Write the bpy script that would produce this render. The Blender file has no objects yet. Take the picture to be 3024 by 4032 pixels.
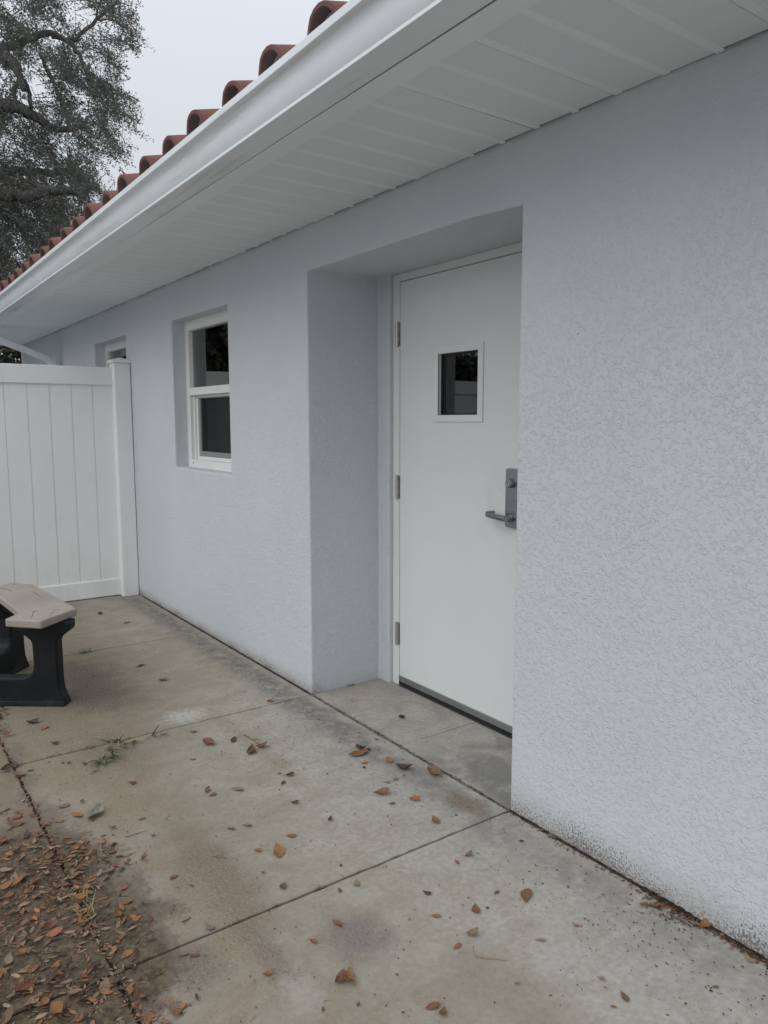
import bpy, bmesh, math, random
import numpy as np
from mathutils import Vector, Matrix
R = random.Random(7)
C = bpy.context.scene.collection
S = bpy.context.scene

# ------------------------------------------------------------------ camera
cam = bpy.data.objects.new('camera', bpy.data.cameras.new('camera'))
C.objects.link(cam)
YAW, PITCH, ROLL = 0.95337, -0.12012, -0.00085
sy, cy, sp, cp = math.sin(YAW), math.cos(YAW), math.sin(PITCH), math.cos(PITCH)
fw = Vector((-sy * cp, cy * cp, sp)); rt = Vector((cy, sy, 0)); up = rt.cross(fw)
r2 = rt * math.cos(ROLL) + up * math.sin(ROLL); u2 = -rt * math.sin(ROLL) + up * math.cos(ROLL)
m = Matrix((r2, u2, -fw)).transposed().to_4x4()
m.translation = (3.1958, -1.8227, 1.3651)
cam.matrix_world = m
cam.data.sensor_fit = 'VERTICAL'; cam.data.sensor_height = 24
cam.data.lens = 24 * 2976.0 / 4032
cam.data.clip_start = 0.05; cam.data.clip_end = 600
S.camera = cam

# ------------------------------------------------------------------ overcast sky and soft sun
W = bpy.data.worlds.new("World"); S.world = W; W.use_nodes = True
nt = W.node_tree; nt.nodes.clear()
def wn(t, **k):
    n = nt.nodes.new(t)
    for a, b in k.items(): setattr(n, a, b)
    return n
SUN_EL, SUN_AZ = math.radians(46), math.radians(168)      # azimuth measured clockwise from +Y
sky = wn('ShaderNodeTexSky', sky_type='NISHITA', sun_disc=False, sun_elevation=SUN_EL, sun_rotation=SUN_AZ,
         air_density=1.0, dust_density=4.0, ozone_density=1.0)
hsv = wn('ShaderNodeHueSaturation'); hsv.inputs['Saturation'].default_value = 0.25
tc = wn('ShaderNodeTexCoord'); sx = wn('ShaderNodeSeparateXYZ')
ramp = wn('ShaderNodeMapRange'); ramp.inputs[1].default_value = 0; ramp.inputs[2].default_value = 1
ramp.inputs[3].default_value = 5.1; ramp.inputs[4].default_value = 11.6    # cloud deck brightens to the zenith
cl = wn('ShaderNodeMix', data_type='RGBA', blend_type='MULTIPLY'); cl.inputs[0].default_value = 1
cl.inputs[6].default_value = (0.935, 0.985, 1.06, 1)
mix = wn('ShaderNodeMix', data_type='RGBA'); mix.inputs[0].default_value = 0.85
bg = wn('ShaderNodeBackground'); bg.inputs[1].default_value = 0.1
ow = wn('ShaderNodeOutputWorld')
L = nt.links.new
L(sky.outputs[0], hsv.inputs['Color']); L(tc.outputs['Generated'], sx.inputs[0]); L(sx.outputs[2], ramp.inputs[0])
L(ramp.outputs[0], cl.inputs[7]); L(hsv.outputs[0], mix.inputs[6]); L(cl.outputs[2], mix.inputs[7])
L(mix.outputs[2], bg.inputs[0]); L(bg.outputs[0], ow.inputs[0])
sun = bpy.data.objects.new('sun', bpy.data.lights.new('sun', 'SUN')); C.objects.link(sun)
sun.data.energy = 0.95; sun.data.angle = math.radians(70); sun.data.color = (1, 0.97, 0.93)
sd = Vector((math.sin(SUN_AZ) * math.cos(SUN_EL), math.cos(SUN_AZ) * math.cos(SUN_EL), math.sin(SUN_EL)))
sun.rotation_euler = sd.to_track_quat('Z', 'Y').to_euler(); sun.location = sd * 30
S.view_settings.view_transform = 'Standard'; S.view_settings.look = 'None'
S.view_settings.exposure = 0.18; S.view_settings.gamma = 1; S.view_settings.use_curve_mapping = False
S.cycles.max_bounces = 10; S.cycles.diffuse_bounces = 5; S.cycles.transparent_max_bounces = 12

# ------------------------------------------------------------------ helpers
def tag(o, label=None, cat=None, group=None, kind=None):
    if label: o['label'] = label
    if cat: o['category'] = cat
    if group: o['group'] = group
    if kind: o['kind'] = kind
    return o
def empty(name, loc=(0, 0, 0)):
    o = bpy.data.objects.new(name, None); C.objects.link(o); o.location = loc; o.empty_display_size = 0.1
    return o
def link(name, me, mat=None, parent=None, bevel=0, seg=2, smooth=False, angle=35):
    if mat and not me.materials:
        for q in (mat if isinstance(mat, (list, tuple)) else [mat]): me.materials.append(q)
    o = bpy.data.objects.new(name, me); C.objects.link(o)
    if parent:
        o.parent = parent
        if parent.parent is None: o.matrix_parent_inverse = Matrix.Translation(-parent.location)
    if bevel:
        b = o.modifiers.new('bevel', 'BEVEL'); b.width = bevel; b.segments = seg; b.limit_method = 'ANGLE'; b.angle_limit = math.radians(angle)
        b.harden_normals = False
    if smooth: me.polygons.foreach_set('use_smooth', [True] * len(me.polygons))
    return o
def mesh(name, vs, fs):
    me = bpy.data.meshes.new(name); me.from_pydata([tuple(v) for v in vs], [], fs); me.update(); return me
class MB:
    def __init__(s): s.v = []; s.f = []; s.m = []
    def add(s, vs, fs, mi=0):
        n = len(s.v); s.v += [tuple(v) for v in vs]; s.f += [tuple(i + n for i in f) for f in fs]; s.m += [mi] * len(fs)
    def box(s, x0, x1, y0, y1, z0, z1, mi=0):
        s.add([(x0,y0,z0),(x1,y0,z0),(x1,y1,z0),(x0,y1,z0),(x0,y0,z1),(x1,y0,z1),(x1,y1,z1),(x0,y1,z1)],
              [(0,3,2,1),(4,5,6,7),(0,1,5,4),(1,2,6,5),(2,3,7,6),(3,0,4,7)], mi)
    def tube(s, pts, rad, n=8, cap=True, mi=0):
        pts = [Vector(p) for p in pts]; rad = rad if isinstance(rad, (list, tuple)) else [rad] * len(pts)
        vs = []; fs = []; prev = None
        for i, p in enumerate(pts):
            d = (pts[min(i+1, len(pts)-1)] - pts[max(i-1, 0)]).normalized()
            a = Vector((0,0,1)) if abs(d.z) < .9 else Vector((1,0,0))
            if prev is not None: a = prev
            x = (a - d * a.dot(d)).normalized(); y = d.cross(x); prev = x
            for k in range(n):
                t = 2*math.pi*k/n; vs.append(p + (x*math.cos(t) + y*math.sin(t)) * rad[i])
        for i in range(len(pts)-1):
            for k in range(n):
                fs.append((i*n+k, i*n+(k+1) % n, (i+1)*n+(k+1) % n, (i+1)*n+k))
        if cap: fs.append(tuple(range(n-1, -1, -1))); fs.append(tuple(len(vs)-n+k for k in range(n)))
        s.add(vs, fs, mi)
    def prism(s, poly, axis0, axis1, mi=0):
        """poly: list of 3-D points (planar), swept from +axis0 to +axis1"""
        n = len(poly); a = [Vector(p) + Vector(axis0) for p in poly]; b = [Vector(p) + Vector(axis1) for p in poly]
        s.add(a + b, [tuple(range(n-1, -1, -1)), tuple(range(n, 2*n))] + [(i, (i+1) % n, n+(i+1) % n, n+i) for i in range(n)], mi)
    def mesh(s, name, fix=True):
        me = mesh(name, s.v, s.f)
        if any(s.m): me.polygons.foreach_set('material_index', s.m)
        if fix:
            bm = bmesh.new(); bm.from_mesh(me); bmesh.ops.recalc_face_normals(bm, faces=bm.faces); bm.to_mesh(me); bm.free()
        return me
    def build(s, name, mat, parent=None, **k): return link(name, s.mesh(name), mat, parent, **k)
def box(name, x0, x1, y0, y1, z0, z1, mat, parent=None, **k):
    b = MB(); b.box(x0, x1, y0, y1, z0, z1); return b.build(name, mat, parent, **k)
def cells(name, XS, YS, ZS, solid):
    """closed shell of a block model: one quad wherever a solid cell meets an empty one, corners shared"""
    bm = bmesh.new(); vd = {}
    def v(i, j, k):
        if (i, j, k) not in vd: vd[(i, j, k)] = bm.verts.new((XS[i], YS[j], ZS[k]))
        return vd[(i, j, k)]
    nx, ny, nz = len(XS)-1, len(YS)-1, len(ZS)-1
    def s(i, j, k):
        if not (0 <= i < nx and 0 <= j < ny and 0 <= k < nz): return False
        return solid((XS[i]+XS[i+1])/2, (YS[j]+YS[j+1])/2, (ZS[k]+ZS[k+1])/2)
    for i in range(nx):
        for j in range(ny):
            for k in range(nz):
                if not s(i, j, k): continue
                if not s(i-1,j,k): bm.faces.new([v(i,j,k), v(i,j,k+1), v(i,j+1,k+1), v(i,j+1,k)])
                if not s(i+1,j,k): bm.faces.new([v(i+1,j,k), v(i+1,j+1,k), v(i+1,j+1,k+1), v(i+1,j,k+1)])
                if not s(i,j-1,k): bm.faces.new([v(i,j,k), v(i+1,j,k), v(i+1,j,k+1), v(i,j,k+1)])
                if not s(i,j+1,k): bm.faces.new([v(i,j+1,k), v(i,j+1,k+1), v(i+1,j+1,k+1), v(i+1,j+1,k)])
                if not s(i,j,k-1): bm.faces.new([v(i,j,k), v(i,j+1,k), v(i+1,j+1,k), v(i+1,j,k)])
                if not s(i,j,k+1): bm.faces.new([v(i,j,k+1), v(i+1,j,k+1), v(i+1,j+1,k+1), v(i,j+1,k+1)])
    me = bpy.data.meshes.new(name); bm.to_mesh(me); bm.free(); return me

# ------------------------------------------------------------------ materials
class NT:
    def __init__(s, name):
        s.mat = bpy.data.materials.new(name); s.mat.use_nodes = True; s.t = s.mat.node_tree
        s.b = s.t.nodes['Principled BSDF']; s.out = s.t.nodes['Material Output']
        s.geo = s.t.nodes.new('ShaderNodeNewGeometry').outputs['Position']
        s.obj = s.t.nodes.new('ShaderNodeTexCoord').outputs['Object']
    def n(s, t, **k):
        q = s.t.nodes.new(t)
        for a, b in k.items(): setattr(q, a, b)
        return q
    def set(s, sock, v):
        if hasattr(v, 'is_linked'): s.t.links.new(v, sock)
        else: sock.default_value = (*v, 1) if isinstance(v, tuple) and len(v) == 3 and sock.type == 'RGBA' else v
    def noise(s, scale, detail=4, rough=.5, dist=0, co=None, vec=None):
        q = s.n('ShaderNodeTexNoise'); q.inputs['Scale'].default_value = scale; q.inputs['Detail'].default_value = detail
        q.inputs['Roughness'].default_value = rough; q.inputs['Distortion'].default_value = dist
        s.t.links.new(s.mapv(co or s.geo, vec) if vec else (co or s.geo), q.inputs['Vector']); return q.outputs['Fac']
    def mapv(s, co, sc):
        q = s.n('ShaderNodeMapping'); q.inputs['Scale'].default_value = sc; s.t.links.new(co, q.inputs[0]); return q.outputs[0]
    def vor(s, scale, feature='F1', co=None, out='Distance', rnd=1):
        q = s.n('ShaderNodeTexVoronoi', feature=feature); q.inputs['Scale'].default_value = scale; q.inputs['Randomness'].default_value = rnd
        s.t.links.new(co or s.geo, q.inputs['Vector']); return q.outputs[out]
    def math(s, op, a, b=0, c=0, clamp=False):
        q = s.n('ShaderNodeMath', operation=op); q.use_clamp = clamp
        for i, v in enumerate((a, b, c)): s.set(q.inputs[i], v)
        return q.outputs[0]
    def ss(s, v, lo, hi, a=0, b=1):
        q = s.n('ShaderNodeMapRange', interpolation_type='SMOOTHSTEP'); s.set(q.inputs[0], v)
        for i, x in enumerate((lo, hi, a, b)): q.inputs[i+1].default_value = x
        return q.outputs[0]
    def mix(s, f, a, b, mode='MIX'):
        q = s.n('ShaderNodeMix', data_type='RGBA', blend_type=mode)
        s.set(q.inputs[0], f); s.set(q.inputs[6], a); s.set(q.inputs[7], b); return q.outputs[2]
    def xyz(s, co=None):
        q = s.n('ShaderNodeSeparateXYZ'); s.t.links.new(co or s.geo, q.inputs[0]); return q.outputs
    def bump(s, h, dist=.002, st=1.0):
        q = s.n('ShaderNodeBump'); q.inputs['Strength'].default_value = st; q.inputs['Distance'].default_value = dist
        s.t.links.new(h, q.inputs['Height']); s.t.links.new(q.outputs[0], s.b.inputs['Normal']); return q
    def fin(s, col=None, rough=.6, spec=.4, metal=0):
        if col is not None: s.set(s.b.inputs['Base Color'], col)
        s.set(s.b.inputs['Roughness'], rough); s.b.inputs['Specular IOR Level'].default_value = spec; s.b.inputs['Metallic'].default_value = metal
        return s.mat

def z_(k): return k.xyz()[2]
def m_stucco():
    k = NT('painted_stucco')
    low = k.ss(z_(k), .4, 1.9, 1.0, .55)
    q = k.n('ShaderNodeMapping'); q.inputs['Rotation'].default_value = (.61, .83, .37); k.t.links.new(k.geo, q.inputs[0]); rc = q.outputs[0]
    m2 = k.ss(k.noise(2.6, 5, .65), .32, .68, .78, 1.05)
    top = k.ss(z_(k), 2.25, 1.35, .45, 1)
    a = k.ss(k.noise(70, 7, .62, .1, co=rc), .47, .65)   # torn lips left by the trowel
    b = k.noise(190, 4, .55, .3, co=rc)
    h = k.math('MULTIPLY', a, k.math('MULTIPLY', k.math('MULTIPLY', m2, top), .52))
    h = k.math('ADD', h, k.math('MULTIPLY', b, k.math('MULTIPLY', low, k.math('MULTIPLY', m2, 1.15))))
    h = k.math('ADD', h, k.math('MULTIPLY', k.noise(24, 3, .5, 0, co=rc), 1.15))
    k.bump(h, .0025, 1.0)
    x, y, z = k.xyz()
    tone = k.ss(k.noise(1.4, 5, .6, .6), .3, .7)
    col = k.mix(tone, (.562, .595, .624), (.588, .620, .646))
    # soil splashed up on the lowest hand's breadth, heavier along the right-hand wall
    reach = k.ss(x, -1.5, 2.4, .11, .18)
    zz = k.math('DIVIDE', z, reach)
    pit = k.noise(175, 6, .74, .3, vec=(1, 1, .62))
    patch = k.noise(5, 3)
    th = k.math('ADD', k.math('MULTIPLY', zz, .26), .448)
    th = k.math('SUBTRACT', th, k.math('MULTIPLY', k.math('SUBTRACT', patch, .5), .25))
    d = k.math('MULTIPLY', k.ss(k.math('SUBTRACT', pit, th), .0, .05), k.ss(zz, 1.05, .45))
    rec = k.ss(y, .02, .1, 1, .15)
    d = k.math('MULTIPLY', d, rec)
    col = k.mix(k.math('MULTIPLY', d, .8), col, (.085, .07, .06))
    soft = k.math('MULTIPLY', k.math('MULTIPLY', k.ss(k.math('ADD', zz, k.math('MULTIPLY', patch, .9)), 1.25, .35), rec), .38)
    col = k.mix(soft, col, (.30, .255, .215))
    # a few stray dark nicks
    nick = k.ss(k.vor(9), .035, .02); nick = k.math('MULTIPLY', nick, k.ss(k.noise(3.3, 1), .66, .68))
    col = k.mix(k.math('MULTIPLY', nick, .7), col, (.12, .12, .12))
    return k.fin(col, .62, .35)

def m_paint(name, col, rough=.45, spec=.4, var=.03, dirt=None, bump=0, splash=None):
    k = NT(name)
    t = k.noise(3, 4, .55)
    c = k.mix(k.ss(t, .3, .7), tuple(x*(1-var) for x in col), tuple(min(1, x*(1+var)) for x in col))
    if dirt:
        dm = k.ss(k.noise(dirt[1], 5, .65, vec=dirt[3] if len(dirt) > 3 else None), dirt[2], dirt[2]+.18)
        c = k.mix(k.math('MULTIPLY', dm, .5), c, dirt[0])
    if splash:
        x, y, z = k.xyz(); c = k.mix(k.math('MULTIPLY', k.ss(z, .55, .02), k.ss(k.noise(9, 6, .7, vec=(1, 1, .4)), .38, .7, 0, .16)), c, splash)
    if bump: k.bump(k.noise(300, 2), .0006, bump)
    return k.fin(c, k.ss(k.noise(20, 3), .3, .7, rough-.05, rough+.08), spec)

def m_concrete():
    k = NT('worn_concrete')
    x, y, z = k.xyz()
    n1 = k.noise(1.3, 5, .6, .4); n2 = k.noise(6, 6, .65, .5); n3 = k.noise(55, 4, .7)
    str_ = k.noise(5, 5, .65, .3, vec=(2.4, .55, 1))               # faint float strokes across the walk
    fs = k.noise(16, 6, .72, .4, vec=(2.2, .8, 1))
    col = k.mix(k.ss(n1, .3, .7), (.375, .352, .305), (.42, .405, .365))
    col = k.mix(k.ss(fs, .34, .62, .38, 0), col, (.27, .24, .19))
    col = k.mix(k.ss(str_, .35, .75, 0, .55), col, (.475, .455, .41))
    # tan weathering grows away from the wall and towards the far slabs
    tan = k.math('ADD', k.math('MULTIPLY', k.ss(y, -.30, -1.15), 1.15), k.math('MULTIPLY', k.ss(x, 1.0, -1.2), .75))
    tan = k.math('MULTIPLY', k.math('ADD', tan, k.math('MULTIPLY', k.math('SUBTRACT', n2, .5), 1.9)), .74, clamp=True)
    col = k.mix(tan, col, (.225, .175, .11))
    far = k.math('MULTIPLY', k.math('MULTIPLY', k.ss(x, .35, -.5), k.ss(y, -.40, -.75)), k.ss(k.noise(7, 8, .74, .4, vec=(2.0, .8, 1)), .30, .62))
    col = k.mix(k.math('MULTIPLY', far, .8), col, (.150, .115, .070))
    gr = k.math('MULTIPLY', k.ss(y, -.52, -.05), k.ss(n2, .42, .68)); 
    col = k.mix(k.math('MULTIPLY', gr, .38), col, (.20, .21, .205))
    # dark band that runs along the wall a few inches out
    wob = k.math('MULTIPLY', k.math('SUBTRACT', k.noise(2.2, 3), .5), .12)
    yy = k.math('ADD', y, wob)
    band = k.math('MULTIPLY', k.ss(yy, -.23, -.12), k.ss(yy, -.025, -.07))
    band = k.math('MULTIPLY', band, k.ss(k.noise(14, 7, .75), .34, .60))
    band = k.math('MULTIPLY', band, k.ss(x, 2.6, -.5, .35, 1))
    col = k.mix(k.math('MULTIPLY', band, .9), col, (.095, .10, .10))
    # recess floor: mottled darker grey towards its right end
    rr = k.math('MULTIPLY', k.ss(y, -.01, .03), k.ss(k.math('ADD', x, k.math('MULTIPLY', n2, .6)), 1.22, 1.40))
    rr = k.math('MULTIPLY', rr, k.ss(k.noise(9, 6, .7), .34, .52))
    col = k.mix(k.math('MULTIPLY', rr, .72), col, (.135, .135, .13))
    def blotch(col, px, py, rx, ry, c, st, rag=.62, ns=13):  # ragged colour patch for slab stains, pale scrapes and darker areas
        dx = k.math('DIVIDE', k.math('SUBTRACT', x, px), rx); dy = k.math('DIVIDE', k.math('SUBTRACT', y, py), ry)
        d = k.math('SQRT', k.math('ADD', k.math('MULTIPLY', dx, dx), k.math('MULTIPLY', dy, dy)))
        d = k.math('ADD', d, k.math('MULTIPLY', k.math('SUBTRACT', k.noise(ns, 8, .72), .5), rag*2.4))
        return k.mix(k.ss(d, 1.15, .2, 0, st), col, c)
    col = blotch(col, 1.64, -.80, .13, .11, (.15, .125, .118), .85)
    col = blotch(col, 1.53, -1.03, .30, .05, (.16, .122, .088), .7)
    col = blotch(col, 1.49, -1.20, .14, .10, (.12, .09, .062), .8)
    col = blotch(col, 1.27, -.095, .13, .075, (.15, .10, .068), .85)
    col = blotch(col, -.95, -.86, .40, .20, (.085, .066, .042), 1.0)  # darker brown patch on the wall side of the bench
    col = blotch(col, -.58, -.88, .32, .22, (.09, .068, .042), 1.0)  # second darker brown patch, nearer the bench foot
    col = blotch(col, .1, -1.02, .35, .18, (.15, .112, .066), .85)
    col = blotch(col, 1.15, -1.0, .5, .12, (.165, .122, .072), .85)
    col = blotch(col, 2.05, -.62, .4, .13, (.235, .185, .14), .6)
    col = blotch(col, .35, -.5, .6, .06, (.235, .18, .12), .55)
    col = blotch(col, -.10, -.62, .11, .13, (.50, .48, .44), .8, .9, 45)
    col = blotch(col, 1.72, -1.02, .10, .06, (.47, .46, .43), .5, .8, 40)
    # aggregate: pale grains and dark pores
    g = k.vor(120); col = k.mix(k.math('MULTIPLY', k.ss(g, .24, .12), k.ss(n3, .46, .6, 0, .62)), col, (.58, .56, .51))
    p = k.vor(75); col = k.mix(k.math('MULTIPLY', k.ss(p, .17, .09), k.ss(n2, .40, .58, .1, .8)), col, (.08, .07, .055))
    col = k.mix(k.ss(k.noise(110, 4, .75), .35, .7, 0, .30), col, (.47, .455, .42))
    col = k.mix(k.ss(n3, .32, .68, 0, .40), col, (.19, .172, .14))
    # film of soil washed over from the leaf drift
    edge = k.math('ADD', k.math('MULTIPLY', k.math('SUBTRACT', k.noise(4.5, 9, .72), .5), .42), k.ss(x, .1, 1.25, -1.36, -1.205))
    edge = k.math('ADD', edge, k.ss(x, 1.40, 1.62, 0, -.14))
    soil = k.ss(k.math('ADD', k.math('SUBTRACT', y, edge), k.math('MULTIPLY', k.math('SUBTRACT', k.noise(30, 5, .7), .5), .12)), .05, -.05)
    soil = k.math('MULTIPLY', soil, k.ss(k.math('ADD', x, k.math('MULTIPLY', n2, .3)), .50, .92, .22, 1))
    rim = k.math('MULTIPLY', k.ss(k.math('SUBTRACT', y, edge), .05, .0), k.ss(k.math('SUBTRACT', y, edge), -.06, -.005))
    sc = k.mix(k.ss(k.noise(26, 8, .78), .36, .66), (.052, .037, .022), (.150, .112, .074))
    sc = k.mix(k.ss(k.vor(140), .2, .1, 0, .5), sc, (.24, .2, .15))
    col = k.mix(k.math('MULTIPLY', soil, k.ss(k.math('ADD', k.noise(7, 7, .75), k.ss(y, -1.25, -1.36, 0, .3)), .3, .62, .5, 1)), col, sc)
    col = k.mix(k.math('MULTIPLY', rim, .35), col, (.11, .09, .085))
    h = k.math('ADD', k.math('MULTIPLY', n3, .6), k.math('MULTIPLY', k.noise(240, 3, .6), .5))
    k.bump(h, .0016, .55)
    return k.fin(col, k.ss(n2, .3, .7, .7, .88), .3)

def m_soil(name, a, b, sc=14):
    k = NT(name)
    n = k.noise(sc, 6, .7)
    k.bump(k.noise(60, 5, .7), .01, .8)
    return k.fin(k.mix(k.ss(n, .3, .7), a, b), .95, .1)

def m_soffit():
    k = NT('perforated_vinyl')
    x, y, z = k.xyz()
    px = k.math('SINE', k.math('MULTIPLY', x, 2*math.pi/.0062)); py = k.math('SINE', k.math('MULTIPLY', y, 2*math.pi/.0062))
    hole = k.ss(k.math('MULTIPLY', px, py), .35, .6)
    col = k.mix(k.math('MULTIPLY', hole, .33), (.78, .825, .835), (.12, .125, .13))
    return k.fin(col, .5, .35)

def m_tile():
    k = NT('terracotta_tile')
    n = k.noise(30, 5, .65); b = k.noise(3.1, 4, .6)
    oi = k.n('ShaderNodeObjectInfo').outputs['Random']
    col = k.mix(k.ss(b, .3, .7), (.165, .075, .066), (.215, .103, .088))
    col = k.mix(k.math('MULTIPLY', oi, .35), col, (.17, .085, .078))
    col = k.mix(k.ss(n, .52, .75, 0, .5), col, (.13, .062, .052))
    k.bump(n, .002, .5)
    return k.fin(col, .75, .25)

def m_metal(name, col, rough=.38, brushed=None):
    k = NT(name)
    n = k.noise(18, 4, .6, vec=brushed) if brushed else k.noise(30, 4, .6)
    c = k.mix(k.ss(n, .3, .7), tuple(x*.88 for x in col), tuple(min(1, x*1.1) for x in col))
    return k.fin(c, k.ss(n, .3, .7, rough-.06, rough+.1), .5, 1.0)

def m_glass(name, tint, refl=1.0):
    k = NT(name)
    tr = k.n('ShaderNodeBsdfTransparent'); tr.inputs[0].default_value = (*tint, 1)
    gl = k.n('ShaderNodeBsdfGlossy'); gl.inputs['Roughness'].default_value = .01; gl.inputs[0].default_value = (refl, refl, refl, 1)
    fr = k.n('ShaderNodeFresnel'); fr.inputs[0].default_value = 1.5
    f2 = k.math('MULTIPLY', fr.outputs[0], 1.7, clamp=True)
    mx = k.n('ShaderNodeMixShader'); k.t.links.new(f2, mx.inputs[0]); k.t.links.new(tr.outputs[0], mx.inputs[1]); k.t.links.new(gl.outputs[0], mx.inputs[2])
    k.t.links.new(mx.outputs[0], k.out.inputs[0]); return k.mat

def m_screen():
    k = NT('insect_mesh')
    tr = k.n('ShaderNodeBsdfTransparent'); df = k.n('ShaderNodeBsdfDiffuse'); df.inputs[0].default_value = (.035, .037, .04, 1)
    mx = k.n('ShaderNodeMixShader'); mx.inputs[0].default_value = .62
    k.t.links.new(tr.outputs[0], mx.inputs[1]); k.t.links.new(df.outputs[0], mx.inputs[2]); k.t.links.new(mx.outputs[0], k.out.inputs[0]); return k.mat

def m_leaf():
    k = NT('dry_oak_leaf')
    oi = k.n('ShaderNodeObjectInfo')
    n = k.noise(9, 4, .6, co=k.obj); v = k.noise(70, 2, .6, co=k.obj)
    at = k.n('ShaderNodeAttribute'); at.attribute_name = 'tint'
    col = k.mix(k.ss(n, .3, .75, 0, .6), oi.outputs['Color'], k.mix(.55, oi.outputs['Color'], (.07, .04, .025)))
    col = k.mix(k.ss(v, .5, .8, 0, .25), col, (.05, .03, .02))
    x, y, z = k.xyz(k.obj)
    mid = k.ss(k.math('ABSOLUTE', y), .012, .004); col = k.mix(k.math('MULTIPLY', mid, .35), col, (.32, .2, .12))
    k.bump(n, .03, .4)
    return k.fin(col, .6, .3)

def m_attr(name, rough=.8, var=.3, trans=0):
    k = NT(name)
    at = k.n('ShaderNodeVertexColor') if hasattr(bpy.types, 'ShaderNodeVertexColor') else k.n('ShaderNodeAttribute')
    if hasattr(at, 'layer_name'): at.layer_name = 'col'
    else: at.attribute_name = 'col'
    m_ = k.fin(at.outputs['Color'], rough, .5)
    if trans:
        tl = k.n('ShaderNodeBsdfTranslucent'); k.t.links.new(at.outputs['Color'], tl.inputs[0])
        mx = k.n('ShaderNodeMixShader'); mx.inputs[0].default_value = trans
        k.t.links.new(k.b.outputs[0], mx.inputs[1]); k.t.links.new(tl.outputs[0], mx.inputs[2]); k.t.links.new(mx.outputs[0], k.out.inputs[0])
    return m_

def m_bark():
    k = NT('oak_bark')
    n = k.noise(9, 6, .7, .5, vec=(1, 1, .5))
    k.bump(n, .04, 1)
    return k.fin(k.mix(k.ss(n, .35, .65), (.075, .070, .068), (.16, .15, .145)), .9, .15)  # bark tones lightened too, haze put into the colour

def m_seat():
    k = NT('tan_composite')
    n = k.noise(120, 4, .7); b = k.noise(5, 4, .6)
    col = k.mix(k.ss(b, .3, .7), (.285, .25, .215), (.345, .305, .265))
    col = k.mix(k.ss(n, .55, .75, 0, .3), col, (.2, .16, .13))
    w = k.vor(26); col = k.mix(k.math('MULTIPLY', k.ss(w, .14, .1), k.ss(k.noise(7, 2), .54, .6)), col, (.62, .60, .57))
    k.bump(n, .0015, .6)
    return k.fin(col, .6, .35)

def m_black():
    k = NT('black_moulded_plastic')
    n = k.noise(140, 3, .7); b = k.noise(6, 5, .65)
    x, y, z = k.xyz()
    col = k.mix(k.ss(b, .35, .7), (.0045, .0068, .0082), (.0095, .0125, .0145))
    sp_ = k.math('MULTIPLY', k.ss(k.noise(160, 2), .68, .75), k.ss(z, .14, .02)); col = k.mix(k.math('MULTIPLY', sp_, .6), col, (.2, .19, .17))
    col = k.mix(k.math('MULTIPLY', k.ss(z, .09, .0), k.ss(b, .45, .7)), col, (.05, .046, .04))
    k.bump(n, .0015, .5)
    return k.fin(col, .6, .28)

STUCCO = m_stucco(); CONC = m_concrete(); SOFF = m_soffit(); TILE = m_tile()
DOORM = m_paint('white_door_paint', (.70, .72, .71), .42, .4, .02, bump=.25)
def m_door():
    k = NT('scuffed_door_paint')
    x, y, z = k.xyz(); t = k.noise(2.2, 6, .65)
    col = k.mix(k.ss(t, .3, .7), (.672, .698, .696), (.694, .718, .716))
    def spot(px, pz, rx, rz):
        a = k.math('DIVIDE', k.math('SUBTRACT', x, px), rx); b = k.math('DIVIDE', k.math('SUBTRACT', z, pz), rz)
        return k.math('SQRT', k.math('ADD', k.math('MULTIPLY', a, a), k.math('MULTIPLY', b, b)))
    g = k.math('MULTIPLY', k.ss(spot(.86, .99, .20, .26), 1, .1), k.ss(k.noise(11, 6, .7), .38, .7, 0, .28)); col = k.mix(g, col, (.40, .385, .35))
    low = k.math('MULTIPLY', k.ss(z, .34, .05), k.ss(k.noise(16, 6, .72, vec=(1, 1, .35)), .5, .72, 0, .10)); col = k.mix(low, col, (.42, .39, .34))
    for (px, pz) in ((.215, 1.935), (.215, 1.915), (.495, 1.955), (.495, 1.937), (.42, 1.262), (.63, 1.268)):
        col = k.mix(k.ss(spot(px, pz, .0055, .008), 1, .55, 0, .3), col, (.55, .56, .55))
    sc = k.math('MULTIPLY', k.ss(k.noise(60, 3, .5, vec=(.12, 1, 1)), .70, .74), k.ss(k.noise(3.1, 2), .5, .62, 0, .35)); col = k.mix(sc, col, (.5, .5, .48))
    k.bump(k.math('ADD', k.noise(300, 2), k.math('MULTIPLY', k.noise(7, 3), 2.5)), .0008, .35)
    return k.fin(col, k.ss(t, .3, .7, .36, .5), .4)
FRAMEM = m_paint('white_frame_paint', (.69, .71, .705), .42, .4, .02)
VINYL = m_paint('white_vinyl', (.79, .805, .80), .38, .45, .02, ((.46, .445, .39), 3.3, .60, (1, 1, .25)), splash=(.36, .335, .27))
WINV = m_paint('white_window_vinyl', (.74, .745, .73), .4, .45, .02)
RIB = m_paint('white_soffit_vinyl', (.80, .845, .855), .5, .35, .02)
GUT = m_paint('white_aluminium', (.745, .785, .80), .33, .5, .025, ((.44, .38, .29), 2.5, .54, (.30, 5, 5)))
STEEL = m_metal('satin_nickel', (.52, .51, .48), .42, (3, 3, 40))
HW = m_metal('satin_grey_metal', (.29, .31, .33), .33, (60, 60, 4))
ALU = m_metal('mill_aluminium', (.42, .43, .43), .42, (2, 60, 60))
GREYF = m_paint('grey_screen_frame', (.22, .225, .23), .45)
RUB = m_paint('black_rubber', (.012, .012, .013), .6)
DARK = m_paint('dark_lining', (.02, .02, .02), .9, .1)
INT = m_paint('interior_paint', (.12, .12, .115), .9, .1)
BLIND = m_paint('blind_slat', (.20, .20, .19), .6)
GLASS = m_glass('window_glass', (.55, .6, .58)); MESHS = m_screen()
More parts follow.
